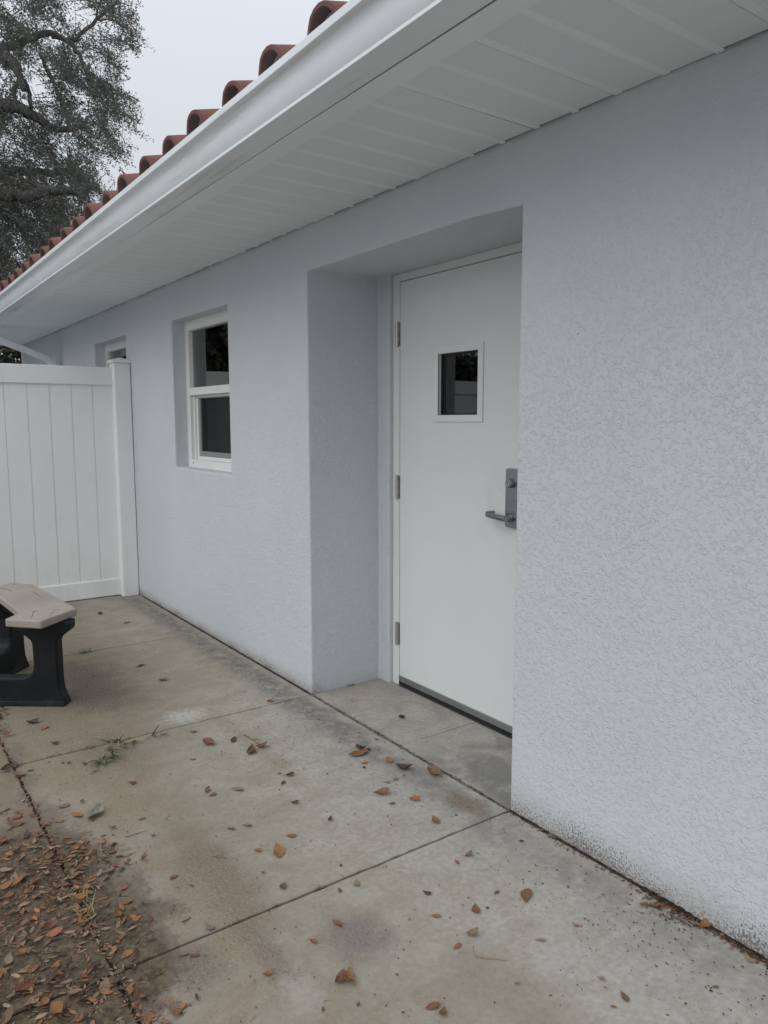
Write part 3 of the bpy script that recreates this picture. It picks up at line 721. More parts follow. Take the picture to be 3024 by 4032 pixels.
# ================================================================== live oak beyond the roof
T = tag(empty('oak_tree', (-15.2, -2.6, 0)), 'tall spreading live oak with crooked dark limbs beyond the roof', 'tree')
rs = np.random.RandomState(11)
tk = MB()
def wob(pts, n=4, amp=.05):
    out = [Vector(pts[0])]
    for a, b in zip(pts[:-1], pts[1:]):
        a = Vector(a); b = Vector(b); ln = (b-a).length
        for q in range(1, n+1): out.append(a.lerp(b, q/n) + (Vector((rs.normal(), rs.normal(), rs.normal())) * amp * min(1, ln) if q < n else Vector()))
    return out
def lrad(n, a, b): return [a + (b-a)*i/(n-1) for i in range(n)]
p = wob([(-15.2,-2.6,-.1),(-15.1,-2.5,1.5),(-15.2,-2.3,3.0),(-14.9,-2.0,4.6)], 4, .06); tk.tube(p, lrad(len(p), .5, .32), 14); tk.build('trunk', BARK, T, smooth=True)
LIMBS = [([(-14.9,-2.0,4.5),(-14.2,-.8,5.9),(-13.5,.2,7.4),(-13.0,1.01,8.16),(-12.9,1.08,8.01),(-12.7,1.22,7.82),(-12.6,1.22,7.66),(-12.5,1.3,7.35)], .27, .07),
    ([(-13.5,.2,7.4),(-13.0,1.01,8.19),(-13.0,1.33,8.31),(-12.8,1.66,8.52),(-12.7,1.85,8.56),(-12.5,2.13,8.4),(-12.3,2.26,8.1),(-12.3,2.4,7.7)], .14, .035),
    ([(-12.7,1.85,8.5),(-12.5,2.23,8.46),(-12.4,2.6,8.89),(-12.3,2.84,9.12),(-12.2,3.1,9.5)], .065, .03),
    ([(-12.4,2.6,8.89),(-12.4,2.69,9.22),(-12.3,2.75,9.8)], .03, .018), ([(-12.4,2.6,8.89),(-12.3,2.9,8.92),(-12.3,3.2,8.85)], .025, .012),
    ([(-14.9,-2.0,4.5),(-14.0,-.6,6.2),(-13.4,.4,7.1),(-13.0,.95,7.15),(-12.8,1.2,7.15),(-12.7,1.36,7.04),(-12.6,1.54,6.95),(-12.5,1.69,6.81),(-12.4,1.95,6.79),(-12.4,2.3,6.9)], .26, .06),
    ([(-12.8,1.19,7.18),(-12.7,1.15,7.39),(-12.7,1.24,7.57),(-12.6,1.33,7.56),(-12.6,1.39,7.38),(-12.6,1.42,7.1)], .06, .05),
    ([(-12.6,1.6,8.1),(-12.6,1.79,7.72),(-12.6,1.91,7.42),(-12.5,1.95,7.11),(-12.5,2.1,6.8)], .055, .035),
    ([(-14.9,-2.0,4.5),(-14.3,-.5,5.9),(-14.0,1.06,6.29),(-13.9,1.37,6.32),(-13.8,1.59,6.32),(-13.7,2.2,6.4)], .18, .08),
    ([(-15.1,-2.3,3.6),(-13.2,-1.0,4.7),(-12.3,.2,5.45),(-12.0,.7,5.36),(-11.8,1.03,5.27),(-11.7,1.27,5.36),(-11.6,1.45,5.42),(-11.4,1.88,5.42),(-11.4,2.2,5.6)], .22, .085),
    ([(-14.9,-2.0,4.5),(-16.2,-3.2,7.0),(-17,-4.4,8.8)], .3, .08), ([(-15,-2.0,4.6),(-15.6,-1.0,7.5),(-15.9,-.2,10.2)], .3, .07),
    ([(-15.1,-2.3,4.0),(-13.9,-4.0,6.4),(-13.0,-5.6,7.6)], .26, .07)]
for pts_, a, b in LIMBS:
    lm_ = MB(); p = wob(pts_, 4, .035); lm_.tube(p, lrad(len(p), a*.66, b*.72), 9); lm_.build('limb', BARK, T, smooth=True)

# foliage: drooping sprays of small leaves
EDGE = [(20,1.5),(11.5,3.2),(9.79,3.55),(9.2,3.72),(8.84,3.62),(8.48,3.36),(8.11,3.2),(7.96,3.42),(7.81,3.6),(7.37,3.64),(7.03,3.46),(6.82,3.38),(6.61,3.32),(6.42,3.32),(6.07,3.05),(5.75,2.9),(5.58,2.78),(5.07,2.35),(4.63,1.94),(3.6,1.2),(2.4,.4)]
GAPS = [(2.42,9.2,.24),(2.85,9.22,.13),(1.02,7.72,.18),(1.78,7.5,.19),(1.68,7.66,.15),(1.5,7.7,.12),(1.8,5.95,.11),(2.62,6.38,.16),(1.02,6.54,.17),(2.23,5.72,.12),(1.03,4.62,.13),(1.14,4.53,.11),(2.8,6.25,.17),(2.0,6.55,.10),(1.3,6.7,.09),(2.5,5.95,.10)]
ez = np.array([e[0] for e in EDGE][::-1]); ey = np.array([e[1] for e in EDGE][::-1])
camp = np.array([3.196, -1.823, 1.365])
def plane(Pn):
    k = (Pn[:, 0]-camp[0])/(-13-camp[0]); return camp[1]+(Pn[:, 1]-camp[1])/k, camp[2]+(Pn[:, 2]-camp[2])/k
cl_c = []; N = 9000
X = rs.uniform(-16.5, -11.0, N); Y = rs.uniform(-1.2, 4.4, N); Zc = rs.uniform(3.0, 11.5, N)
Pn = np.stack([X, Y, Zc], 1); a, b = plane(Pn)
lob = np.sin(a*5.1+b*2.3)*np.sin(b*4.7-a*1.7+1.3) + .6*np.sin(a*9.7+X*2.1)*np.sin(b*8.9+X*1.3)
dist = np.interp(b, ez, ey) - a
keep = (dist > .10 + .16*rs.rand(N)) & (lob > -.28 - .6*(b < 6.3))
for gy, gz_, gr in GAPS: keep &= ((a-gy)**2 + (b-gz_)**2) > (gr*1.15)**2
thin = np.where(b < 6.4, 1.0, np.where(b > 8.3, .62, .74)); keep &= rs.rand(N) < thin
vis = Pn[keep & (a > .3)]; rs.shuffle(vis); vis = vis[:2300]
rest = Pn[keep & (a <= .3)][:700]
M_ = 1500; oth = np.stack([rs.normal(-15.5, 2.0, M_), rs.normal(-3.2, 2.2, M_), rs.normal(8.0, 1.7, M_)], 1); oa, ob = plane(oth); oth = oth[(oa < .35) & (oth[:, 2] > 3.5)]
CL = np.concatenate([vis, rest, oth]); nearv = len(vis)
VS = []; COL = []; tw = MB()
for ci in range(len(CL)):
    c = CL[ci]; big = ci >= nearv
    out = c - np.array([-14.6, -1.8, 7.2]); out /= np.linalg.norm(out) + 1e-6
    dr = out*.55 + rs.normal(0, .42, 3) + np.array([0, 0, -.38]); dr /= np.linalg.norm(dr)
    Ls = rs.uniform(.38, .80); nl = 20 if big else 64
    t = rs.rand(nl)**.85; side = rs.normal(0, .066, (nl, 3))*(1.15-t[:, None]*.75)
    bend = np.array([0, 0, -.18])*(t[:, None]**2)*Ls
    base = c + dr*(t[:, None]-.5)*Ls + side + bend
    ld = dr*.5 + rs.normal(0, .55, (nl, 3)); ld /= np.linalg.norm(ld, axis=1)[:, None]
    wv = np.cross(ld, rs.normal(0, 1, (nl, 3))); wv /= np.linalg.norm(wv, axis=1)[:, None]
    ln = rs.uniform(.036, .066, (nl, 1))*(1.7 if big else 1); wd = ln*rs.uniform(.17, .27, (nl, 1))
    q = np.stack([base, base+ld*ln*.45+wv*wd, base+ld*ln, base+ld*ln*.5-wv*wd], 1); VS.append(q.reshape(-1, 3))
    cb = np.array([.108, .118, .098])*rs.uniform(.75, 1.25); cc_ = cb*rs.uniform(.65, 1.4, (nl, 1)); y_ = rs.rand(nl) < .06; cc_[y_] = np.array([.13, .11, .05])  # leaf colour greyed and lifted to stand in for haze over the tree
    COL.append(np.repeat(cc_, 4, 0))
    if not big:
        pts_ = [Vector(c + dr*(s-.5)*Ls + np.array([0,0,-.18])*s*s*Ls) for s in (-.25, .15, .5, .95)]
        tw.tube(pts_, [.008, .006, .004, .002], 3, cap=False)
VS = np.concatenate(VS); COL = np.concatenate(COL); nq = len(VS)//4
me = bpy.data.meshes.new('crown'); me.vertices.add(len(VS)); me.vertices.foreach_set('co', VS.ravel().astype('f'))
me.loops.add(nq*4); me.loops.foreach_set('vertex_index', np.arange(nq*4, dtype='i')); me.polygons.add(nq); me.polygons.foreach_set('loop_start', np.arange(0, nq*4, 4, dtype='i')); me.update(calc_edges=True)
ca = me.color_attributes.new('col', 'FLOAT_COLOR', 'POINT'); ca.data.foreach_set('color', np.concatenate([COL, np.ones((len(COL), 1))], 1).ravel().astype('f'))
tag(link('crown', me, CROWN, T), kind='stuff')
tag(link('twigs', tw.mesh('twigs', False), BARK, T), kind='stuff')

# dark shrubs past the far corner and beyond the fence; their images hang in the window panes
def shrub(cx, cy, rx, ry, hz, n_, label, leaf=.09):
    H = tag(empty('shrub', (cx, cy, 0)), label, 'shrub')
    st = MB()
    for q in range(7): st.tube([(cx+rs.normal(0,.15), cy+rs.normal(0,.15), -.06), (cx+rs.normal(0,rx*.5), cy+rs.normal(0,ry*.5), hz*.8)], [.045, .012], 5)
    st.build('stem', BARK, H)
    ang = rs.uniform(0, 6.283, n_); rad = np.sqrt(rs.rand(n_)); zz = rs.rand(n_)**.8*hz; env = np.sqrt(np.clip(1-(zz/hz-.35)**2/.46, .05, 1))*(1+.22*np.sin(ang*5+zz*3)+.15*np.sin(ang*11-zz*5))
    base = np.stack([cx+np.cos(ang)*rad*rx*env, cy+np.sin(ang)*rad*ry*env, zz], 1) + rs.normal(0, .06, (n_, 3))
    base[:, 2] = np.abs(base[:, 2])
    ld = rs.normal(0, 1, (n_, 3)); ld /= np.linalg.norm(ld, axis=1)[:, None]; wv = np.cross(ld, rs.normal(0, 1, (n_, 3))); wv /= np.linalg.norm(wv, axis=1)[:, None]
    q = np.stack([base, base+ld*leaf*.45+wv*leaf*.36, base+ld*leaf, base+ld*leaf*.45-wv*leaf*.36], 1).reshape(-1, 3)
    me = mesh('foliage', q.tolist(), [(4*i, 4*i+1, 4*i+2, 4*i+3) for i in range(n_)])
    ca = me.color_attributes.new('col', 'FLOAT_COLOR', 'POINT'); cc_ = np.repeat(np.array([.07, .08, .058])*rs.uniform(.6, 1.4, (n_, 1)), 4, 0)
    ca.data.foreach_set('color', np.concatenate([cc_, np.ones((len(cc_), 1))], 1).ravel().astype('f'))
    tag(link('foliage', me, CROWN, H), kind='stuff')
shrub(-11.5, .9, 1.5, 2.0, 3.0, 14000, 'dark shrub in shade past the far corner, seen under the downspout')
shrub(-9.5, -3.4, 1.7, 2.2, 5.0, 22000, 'tall dark shrub beyond the white fence, mirrored in the window', .16)
shrub(-8.0, -7.0, 1.6, 1.8, 2.5, 12000, 'low round dark shrub beyond the white fence, mirrored in the door light', .12)

# ================================================================== fallen leaves, twigs and litter
COLS = {'d': (.080,.057,.044), 'o': (.300,.145,.068), 'b': (.200,.125,.078), 'r': (.215,.098,.060), 't': (.290,.210,.140), 'g': (.24,.22,.20), 'y': (.33,.245,.13), 'k': (.022,.018,.016)}
CN = {'d': 'dark brown', 'o': 'orange-brown', 'b': 'mid-brown', 'r': 'red-brown', 't': 'tan', 'g': 'grey', 'y': 'straw-coloured'}
def leaf_mesh(seed, curl):
    r = random.Random(seed); n = 8; vs = []; w0 = r.uniform(.20, .27); pk = r.uniform(.45, .68); fold = r.uniform(.0, .10) + .22*curl*r.random()
    bendx = r.uniform(.05, .16) + curl*r.uniform(.2, .75); tw = r.uniform(-.3, .3)*(1+2.2*curl); sw = r.uniform(-.10, .10); jag = r.random() < .35
    for i in range(n+1):
        t = i/n; w = w0*max(0, math.sin(math.pi*t**(math.log(.5)/math.log(pk))))**.72 + .006
        if jag and 1 < i < n: w *= r.uniform(.86, 1.1)
        x = t-.5; zc = bendx*.42*(2*t-1)**2*(1 if curl < .5 else (1.25 if t > .5 else .6)); a = tw*(t-.5)*2; yc = sw*math.sin(math.pi*t)
        for s in (-1, -.5, 0, .5, 1):
            yy = s*w; zz = fold*abs(s)*w*2.0 + (curl*.5*(s*s)*w if i % 2 else curl*.42*(s*s)*w)
            vs.append((x*(1-.22*curl*bendx), yc + yy*math.cos(a) - zz*math.sin(a)*.6, zc + yy*math.sin(a) + zz*math.cos(a)))
    fs = [(i*5+j, (i+1)*5+j, (i+1)*5+j+1, i*5+j+1) for i in range(n) for j in range(4)]
    k = len(vs); e = vs[2]
    vs += [(e[0]+.02, e[1]-.010, e[2]), (e[0]+.02, e[1]+.010, e[2]), (e[0]-.14, e[1]+r.uniform(-.03,.03)+.005, e[2]+.02*curl), (e[0]-.14, e[1]-.006, e[2]+.02*curl)]
    fs.append((k, k+1, k+2, k+3))
    zm = min(v[2] for v in vs); vs = [(x, y, z-zm) for x, y, z in vs]
    me = mesh('fallen_leaf', vs, fs); me.materials.append(LEAF)
    for p in me.polygons: p.use_smooth = True
    return me
FLAT = [leaf_mesh(q, .12) for q in range(7)]; CURL = [leaf_mesh(50+q, .75) for q in range(7)]
def twig_mesh(seed):
    r = random.Random(seed); b = MB()
    pts_ = [((q/5-.5), r.uniform(-.05,.05), .016 + abs(r.uniform(0,.02))) for q in range(6)]
    b.tube(pts_, [.014, .016, .014, .013, .011, .007], 5)
    if seed % 2: b.tube([pts_[2], (pts_[2][0]+.18, .10, .03), (pts_[2][0]+.32, .15, .035)], [.010, .009, .005], 4)
    me = b.mesh('twig'); me.materials.append(LEAF); return me
TWG = [twig_mesh(q) for q in range(4)]
bb = bmesh.new(); bmesh.ops.create_icosphere(bb, subdivisions=1, radius=.5)
for v in bb.verts: v.co = Vector((v.co.x*1.0*R.uniform(.8,1.1), v.co.y*.75*R.uniform(.8,1.1), v.co.z*.6*R.uniform(.8,1.1)+.26))
ACM = bpy.data.meshes.new('acorn_cap'); bb.to_mesh(ACM); bb.free(); ACM.materials.append(LEAF)
def lay(me, name, x, y, ln, ang, col, tilt=.0, z=.0012, wsc=1):
    o = link(name, me); o.location = (x, y, z); o.scale = (ln, ln*wsc, ln)
    o.rotation_euler = (R.uniform(-tilt, tilt), R.uniform(-tilt, tilt), ang); v = R.uniform(.82, 1.18)
    o.color = tuple(min(1, a*v*R.uniform(.94, 1.06)) for a in COLS[col]) + (1,)
    return o
LEAVES = [(0.51,0.185,0.05,-0.13,'cd'),(0.327,0.121,0.02,1.39,'td'),(0.809,0.223,0.027,1.84,'td'),(0.797,0.29,0.029,1.75,'td'),(0.673,-0.153,0.056,0.4,'cd'),(0.712,-0.193,0.091,1.51,'fo'),(0.705,-0.133,0.029,-0.35,'cd'),(0.79,-0.215,0.033,1.33,'fo'),(0.831,-0.117,0.05,-0.27,'fo'),(0.926,-0.118,0.076,0.58,'cd'),(1.029,-0.046,0.087,-0.17,'cb'),(0.977,-0.196,0.032,1.83,'ft'),(0.981,-0.237,0.025,0.77,'ft'),(0.828,-0.239,0.016,0.95,'bd'),(1.086,-0.103,0.033,1.8,'td'),(1.041,-0.309,0.068,1.13,'cb'),(1.143,-0.232,0.049,0.61,'co'),(1.121,-0.316,0.026,1.12,'fb'),(1.3,-0.262,0.053,-0.39,'fo'),(1.315,-0.181,0.01,0.95,'bd'),(0.635,-0.048,0.025,0.55,'fo'),(1.086,-0.555,0.03,2.17,'cd'),(1.562,-0.114,0.019,0.95,'fd'),(1.604,-0.011,0.038,0.14,'ft'),(1.551,-0.012,0.022,0.14,'fb'),(0.004,0.23,0.043,1.43,'ft'),(1.523,-0.31,0.036,1.49,'cb'),(1.531,-0.364,0.026,-0.25,'fo'),(1.596,-0.535,0.03,0.29,'fd'),(1.735,-0.469,0.043,-0.63,'fr'),(1.777,-0.31,0.062,2.23,'fb'),(1.714,-0.369,0.022,1.64,'fb'),(1.748,-0.441,0.013,1.09,'fd'),(1.693,-0.582,0.031,0.95,'fo'),(1.806,-0.548,0.04,1.2,'ct'),(1.82,-0.611,0.028,1.7,'fo'),(1.561,-0.82,0.039,0.17,'fo'),(1.585,-0.909,0.028,0.29,'co'),(1.743,-0.925,0.043,1.93,'cr'),(1.752,-0.905,0.078,-0.7,'co'),(1.78,-0.985,0.019,1.07,'tt'),(1.798,-1.007,0.016,-0.4,'fr'),(1.836,-0.933,0.015,1.98,'cr'),(1.941,-0.794,0.038,1.38,'fr'),(1.97,-0.786,0.034,-0.96,'cr'),(2.004,-0.58,0.015,1.18,'co'),(1.81,-0.8,0.008,0.95,'bd'),(1.66,-0.648,0.011,-0.29,'fb'),(1.44,-0.737,0.023,-0.45,'fr'),(1.439,-0.675,0.035,-0.48,'ft'),(1.337,-0.668,0.013,0.2,'bd'),(1.859,-0.591,0.032,-0.67,'ty'),(1.905,-0.571,0.086,0.75,'ty'),(1.944,-0.295,0.018,0.95,'fo'),(2.112,-0.4,0.021,0.56,'ct'),(2.182,-0.403,0.033,-0.41,'fb'),(2.187,-0.449,0.016,0.58,'fo'),(2.291,-0.197,0.017,0.83,'fb'),(1.929,-0.418,0.028,0.82,'ft'),(1.997,-0.071,0.027,0.65,'cr'),(2.02,-0.05,0.036,0.49,'cr'),(1.984,0.005,0.045,-0.25,'cr'),(2.045,-0.009,0.03,-0.63,'cr'),(2.101,-0.041,0.025,-0.63,'ft'),(2.127,-0.027,0.033,0.17,'ft'),(2.151,-0.017,0.049,1.37,'co'),(2.285,-0.034,0.033,-0.51,'ft'),(2.294,-0.001,0.024,0.51,'cr'),(1.606,-0.014,0.033,0.14,'fb'),(2.006,-0.008,0.034,-0.75,'cr'),(-0.632,-0.537,0.052,1.22,'co'),(-0.031,-0.217,0.046,1.81,'co'),(0.099,-0.66,0.037,0.75,'fo'),(0.257,-0.653,0.074,0.15,'cr'),(0.436,-0.542,0.064,2.45,'cb'),(0.361,-0.766,0.031,0.95,'fo'),(0.417,-0.482,0.055,1.16,'cr'),(0.286,-0.548,0.052,2.48,'fd'),(0.5,-0.392,0.022,0.3,'td'),(0.714,-0.511,0.041,1.14,'cd'),(0.678,-0.536,0.018,1.14,'fr'),(0.756,-0.561,0.03,2.26,'fd'),(0.702,-0.724,0.053,0.62,'ft'),(0.647,-0.818,0.037,2.35,'co'),(0.685,-0.815,0.034,1.68,'fr'),(0.421,-1.025,0.032,1.15,'fr'),(0.437,-1.027,0.015,1.75,'fr'),(0.914,-0.596,0.033,0.78,'cd'),(0.456,-1.279,0.043,1.55,'fb'),(0.106,-1.181,0.03,0.41,'co'),(0.154,-1.133,0.025,0.63,'cr'),(-0.121,-1.184,0.039,0.95,'cd'),(-0.942,-0.565,0.05,1.65,'fd'),(-0.916,-0.82,0.039,2.03,'tr'),(-2.253,-0.43,0.042,0.95,'bd'),(-0.422,-1.215,0.059,1.19,'cd'),(0.279,-1.237,0.038,1.36,'to'),(0.331,-0.484,0.14,0.11,'tb'),(-1.903,-0.348,0.053,1.52,'fr'),(-0.323,-1.184,0.047,2.13,'fo'),(0.706,-1.081,0.029,1.5,'fb'),(0.834,-1.083,0.019,0.95,'cr'),(0.745,-1.001,0.039,2.29,'tb'),(0.55,-1.258,0.053,0.45,'fo'),(0.587,-1.206,0.09,2.29,'cg'),(0.554,-1.316,0.031,1.41,'fo'),(0.497,-1.436,0.047,1.75,'fr'),(1.153,-0.791,0.079,-0.38,'fo'),(1.114,-0.839,0.028,0.8,'co'),(1.078,-0.954,0.054,0.81,'tb'),(1.065,-0.952,0.034,1.43,'tt'),(1.097,-1.109,0.031,1.87,'fr'),(0.928,-1.243,0.026,1.79,'fr'),(1.064,-1.249,0.031,2.15,'fo'),(1.165,-1.081,0.015,0.47,'fr'),(1.33,-0.864,0.032,2.16,'cb'),(1.371,-1.109,0.039,0.18,'fg'),(1.23,-0.88,0.017,0.44,'cb'),(1.352,-1.325,0.039,1.94,'fo'),(1.455,-1.184,0.028,1.03,'fr'),(1.435,-1.203,0.028,1.22,'ft'),(1.622,-1.061,0.029,1.07,'co'),(1.277,-1.317,0.024,2.48,'fo'),(1.135,-1.26,0.036,1.41,'fo'),(0.956,-0.803,0.036,0.79,'ft'),(0.942,-0.857,0.031,0.65,'fb'),(1.098,-0.711,0.035,0.95,'fo'),(0.675,-1.423,0.042,1.5,'ft'),(0.789,-1.126,0.075,1.56,'tb'),(0.831,-1.25,0.145,-0.22,'tg'),(0.865,-1.179,0.049,1.47,'ty'),(0.721,-1.316,0.032,0.95,'fo'),(0.769,-1.313,0.029,2.01,'co'),(0.736,-1.277,0.042,0,'fo'),(0.852,-1.224,0.032,1.47,'fr'),(1.728,-1.15,0.023,2.07,'tr'),(1.592,-1.345,0.045,2.55,'fr'),(1.499,-1.482,0.029,1.61,'fo')]
UNIQ = {0:'dark curled leaf lying alone on the recess floor in front of the door', 4:'dark curled leaf touching the top of the long flat orange-brown leaf', 5:'long flat orange-brown leaf pointing left, beneath a darker curled leaf near the recess joint', 9:'large dark curled leaf with a stalk to the right, mid walk below the recess joint', 10:'brown three-lobed folded leaf closest to the wall joint in front of the door', 15:'large brown curled leaf with a bitten upper edge, midway across the walk', 16:'orange-brown curled leaf with pointed ends to the right of the large bitten leaf', 18:'oval orange-brown leaf standing upright just above the nearest cross joint', 21:'small dark crescent-shaped leaf on the clean middle of the walk', 23:'tan leaf wedged against the foot of the right-hand wall near the recess corner', 25:'flat tan leaf tucked under the side wall of the recess', 29:'upright oval dark red leaf on the front slab', 30:'broad brown leaf with a toothed edge and pointed tip on the front slab', 33:'slim orange-brown leaf lying level on the front slab', 34:'tan curled leaf with a long stalk to the left on the front slab', 36:'orange-brown leaf beside the purplish stain on the front slab', 38:'reddish half of the big crumpled pair of leaves near the bottom edge', 39:'tall orange-brown half of the big crumpled pair of leaves near the bottom edge', 43:'flat red-brown leaf left of a curled one at the bottom edge', 44:'curled red-brown bean-shaped leaf at the bottom edge', 51:'short straw-coloured stalk meeting the long straw-coloured one', 52:'long straw-coloured stalk lying on the front slab', 54:'pale tan curled leaf above the pointed oval brown leaf at the lower right', 55:'pointed oval brown leaf slanting down to the right at the lower right', 60:'red-brown leaf in the debris pile by the right wall, beside one with a white spot', 61:'red-brown leaf standing against the wall foot at the start of the debris pile', 65:'orange-brown cupped leaf leaning on the wall foot at the lower right', 70:'brick-brown curled leaf midway between the bench and the wall', 71:'small orange-brown leaf beside the cross joint near the recess corner', 82:'broad flat pale tan leaf in the middle of the walk', 84:'red leaf lying next to a small orange one, left of the broad pale tan leaf', 95:'long dark curled leaf on the far slab just past the bench foot', 97:'forked thin twig lying by a leaf on the middle slab', 104:'large grey curled leaf at the edge of the leaf drift', 107:'orange-brown triangular leaf with a stalk pointing down, on the middle slab', 116:'pale grey leaf scrap beside the nearest cross joint', 128:'brown straight twig poking out of the leaf drift onto the clean slab', 129:'pale grey upright strip of bark at the edge of the leaf drift', 136:'large red-brown leaf cut by the bottom edge of the picture'}
for i, (x, y, ln, ang, kc) in enumerate(LEAVES):
    k, c = kc
    if k == 't':
        o = lay(TWG[i % 4], 'twig', x, y, ln, ang, c); cat = 'twig'; shared = 'short %s twig lying on the concrete walk' % CN[c]; grp = '%s twigs on the walk' % CN[c]
    elif k == 'b':
        o = lay(ACM, 'acorn_cap', x, y, ln*.9, ang, c); cat = 'acorn'; shared = 'small round %s acorn cap on the concrete walk' % CN[c]; grp = 'acorn caps on the walk'
    else:
        me = (CURL if k == 'c' else FLAT)[(i*5+i//3) % 7]
        o = lay(me, 'fallen_leaf', x, y, ln*1.04, ang, c, .10, .003); cat = 'leaf'
        shared = 'small %s %s leaf lying singly on the bare concrete walk' % ('curled' if k == 'c' else 'flat', CN[c]); grp = '%s %s leaves scattered on the walk' % ('curled' if k == 'c' else 'flat', CN[c])
    if i in UNIQ: tag(o, UNIQ[i], cat, 'leaves and twigs singled out on the walk')
    else: tag(o, shared, cat, grp)
def drift_point():
    """where the wind has dropped leaves: thick in the corner nearest the camera, thin towards the bench"""
    while True:
        x = R.uniform(-.1, 1.78); y = R.uniform(-1.88, -1.10)
        e = -1.335 + .035*math.sin(x*9+.6) + .03*math.sin(x*17) + .085*math.exp(-((x-.93)/.17)**2) + .03*math.exp(-((x-1.25)/.1)**2)
        pr = 1/(1+math.exp(-(e-y)/.036)) * (.05 if x < .3 else .16 if x < .58 else 1)
        if x > 1.5: pr *= .5
        cl_ = .5+.5*math.sin(x*31+2*math.sin(y*23))*math.sin(y*37+1.5*math.sin(x*19))
        if R.random() < pr*(.12+.88*cl_**1.3): return x, y
wt = ['o','o','o','b','b','b','r','r','t','t','t','d','d']
for i in range(190):
    x, y = drift_point(); c = R.choice(wt); cur = R.random() < .38
    o = lay((CURL if cur else FLAT)[R.randrange(7)], 'fallen_leaf', x, y, R.choice([R.uniform(.018, .030), R.uniform(.026, .042), R.uniform(.030, .048), R.uniform(.030, .048), R.uniform(.045, .060)]), R.uniform(0, 6.28), c, .36, .004 + R.random()*.006)
    tag(o, 'small dry %s oak leaf in the thick leaf drift at the lower left' % CN[c], 'leaf', '%s leaves in the drift' % CN[c])
def near_bench():
    while True:
        x = R.gauss(-.55, .16); y = R.gauss(-1.36, .06)
        if y < -1.30 - .10*(x+.55) and x < -.2: return x, y
for i in range(26):
    x, y = near_bench(); c = R.choice(['o','r','r','b','d'])
    tag(lay((CURL if R.random() < .6 else FLAT)[R.randrange(7)], 'fallen_leaf', x, y, R.uniform(.03, .06), R.uniform(0, 6.28), c, .3, .005 + R.random()*.01),
        '%s oak leaf heaped against the foot of the bench' % CN[c], 'leaf', '%s leaves by the bench foot' % CN[c])
# the rest of the drift reads as one mass of broken leaf
def litter(name, pts_, size, cols, label=None):
    vs, fs, cs = [], [], []
    for (x, y) in pts_:
        l = R.uniform(*size); a = R.uniform(0, 6.28); w = l*R.uniform(.2, .42); ca_, sa = math.cos(a), math.sin(a); z = .0012 + R.random()*.004; t1, t2 = R.uniform(-.25, .45)*w, R.uniform(-.2, .5)*w
        n = len(vs)
        for px, py, pz in ((-l/2,0,0),(-l*.12,-w/2,t1),(l*.25,-w*.4,t1*.8),(l/2,0,abs(t2)),(l*.2,w*.42,t2),(-l*.15,w/2,t2)):
            vs.append((x+px*ca_-py*sa, y+px*sa+py*ca_, max(.0008, z+pz)))
        fs.append(tuple(range(n, n+6))); c = COLS[R.choice(cols)]; v = R.uniform(.7, 1.2); cs += [(c[0]*v, c[1]*v, c[2]*v, 1)]*6
    me = mesh(name, vs, fs); ca = me.color_attributes.new('col', 'FLOAT_COLOR', 'POINT'); ca.data.foreach_set('color', [q for c in cs for q in c])
    return tag(link(name, me, VEG), label, 'litter' if label else None, kind='stuff')
litter('leaf_litter', [drift_point() for _ in range(1900)], (.010, .036), wt, 'broken brown leaf litter between the leaves of the drift')
litter('leaf_crumbs', [drift_point() for _ in range(5000)] + [near_bench() for _ in range(300)], (.003, .011), ['d','d','b','d'], 'fine dark leaf crumbs under the drift at lower left')
# dark specks of grit and frass on the walk
sp_ = []
while len(sp_) < 2400:
    x, y = R.uniform(-2.6, 2.6), R.uniform(-1.35, -.02)
    pr = .10 + .9*math.exp(-((y+.16)/.12)**2)*(.35 + .65*(-1 < x < .35)) + .55*math.exp(-((x-2.05)/.3)**2 - ((y+.16)/.12)**2) + .35*math.exp(-((x-.35)/.35)**2 - ((y+.42)/.22)**2)
    if R.random() < pr*.6: sp_.append((x, y))
litter('debris_specks', sp_, (.0035, .0105), ['k','k','k','d'], 'tiny black specks of grit strewn over the concrete walk')
# packed soil and rootlets in the wall joint
wl = []
def wall_line(x0, x1, n, y=-.004, sp=.006):
    for _ in range(n): wl.append((R.uniform(x0, x1), R.gauss(y, sp)))
wall_line(-2.7, 0, 900); wall_line(0, 1.393, 700, -.0035, .004); wall_line(1.393, 2.9, 700, -.012, .010)
litter('joint_litter', wl, (.004, .013), ['d','d','b'], 'dark crumbs packed in the joint at the foot of the wall')
jd = MB()
def clod_row(x0, x1, y, w, h, step=.012):
    n = int((x1-x0)/step); vs = []; fs = []
    for i in range(n+1):
        x = x0 + (x1-x0)*i/n; k = R.uniform(.35, 1.2)
        vs += [(x, y - w*k, .0008), (x, y - w*k*.5, h*k), (x, y + .002, h*k*.8 + .001)]
    for i in range(n): fs += [(i*3, i*3+3, i*3+4, i*3+1), (i*3+1, i*3+4, i*3+5, i*3+2)]
    jd.add(vs, fs)
clod_row(-2.6, -.01, -.002, .007, .005); clod_row(1.40, 1.95, -.002, .008, .004); clod_row(1.95, 2.12, -.002, .016, .009, .007); clod_row(2.12, 2.3, -.002, .010, .006); clod_row(2.3, 2.8, -.002, .015, .009, .008)
tag(jd.build('joint_soil', DIRT), 'ridge of dark soil along the foot of the wall', 'soil', kind='stuff')
litter('wall_debris', [(R.gauss(2.06,.05), -.012-abs(R.gauss(0,.030))) for _ in range(240)] + [(R.gauss(2.36,.10), -.01-abs(R.gauss(0,.012))) for _ in range(260)] + [(R.gauss(2.2,.12), -.008-abs(R.gauss(0,.008))) for _ in range(160)], (.004, .016), ['d','d','r','b'], 'dark clotted leaf debris heaped at the foot of the right wall')
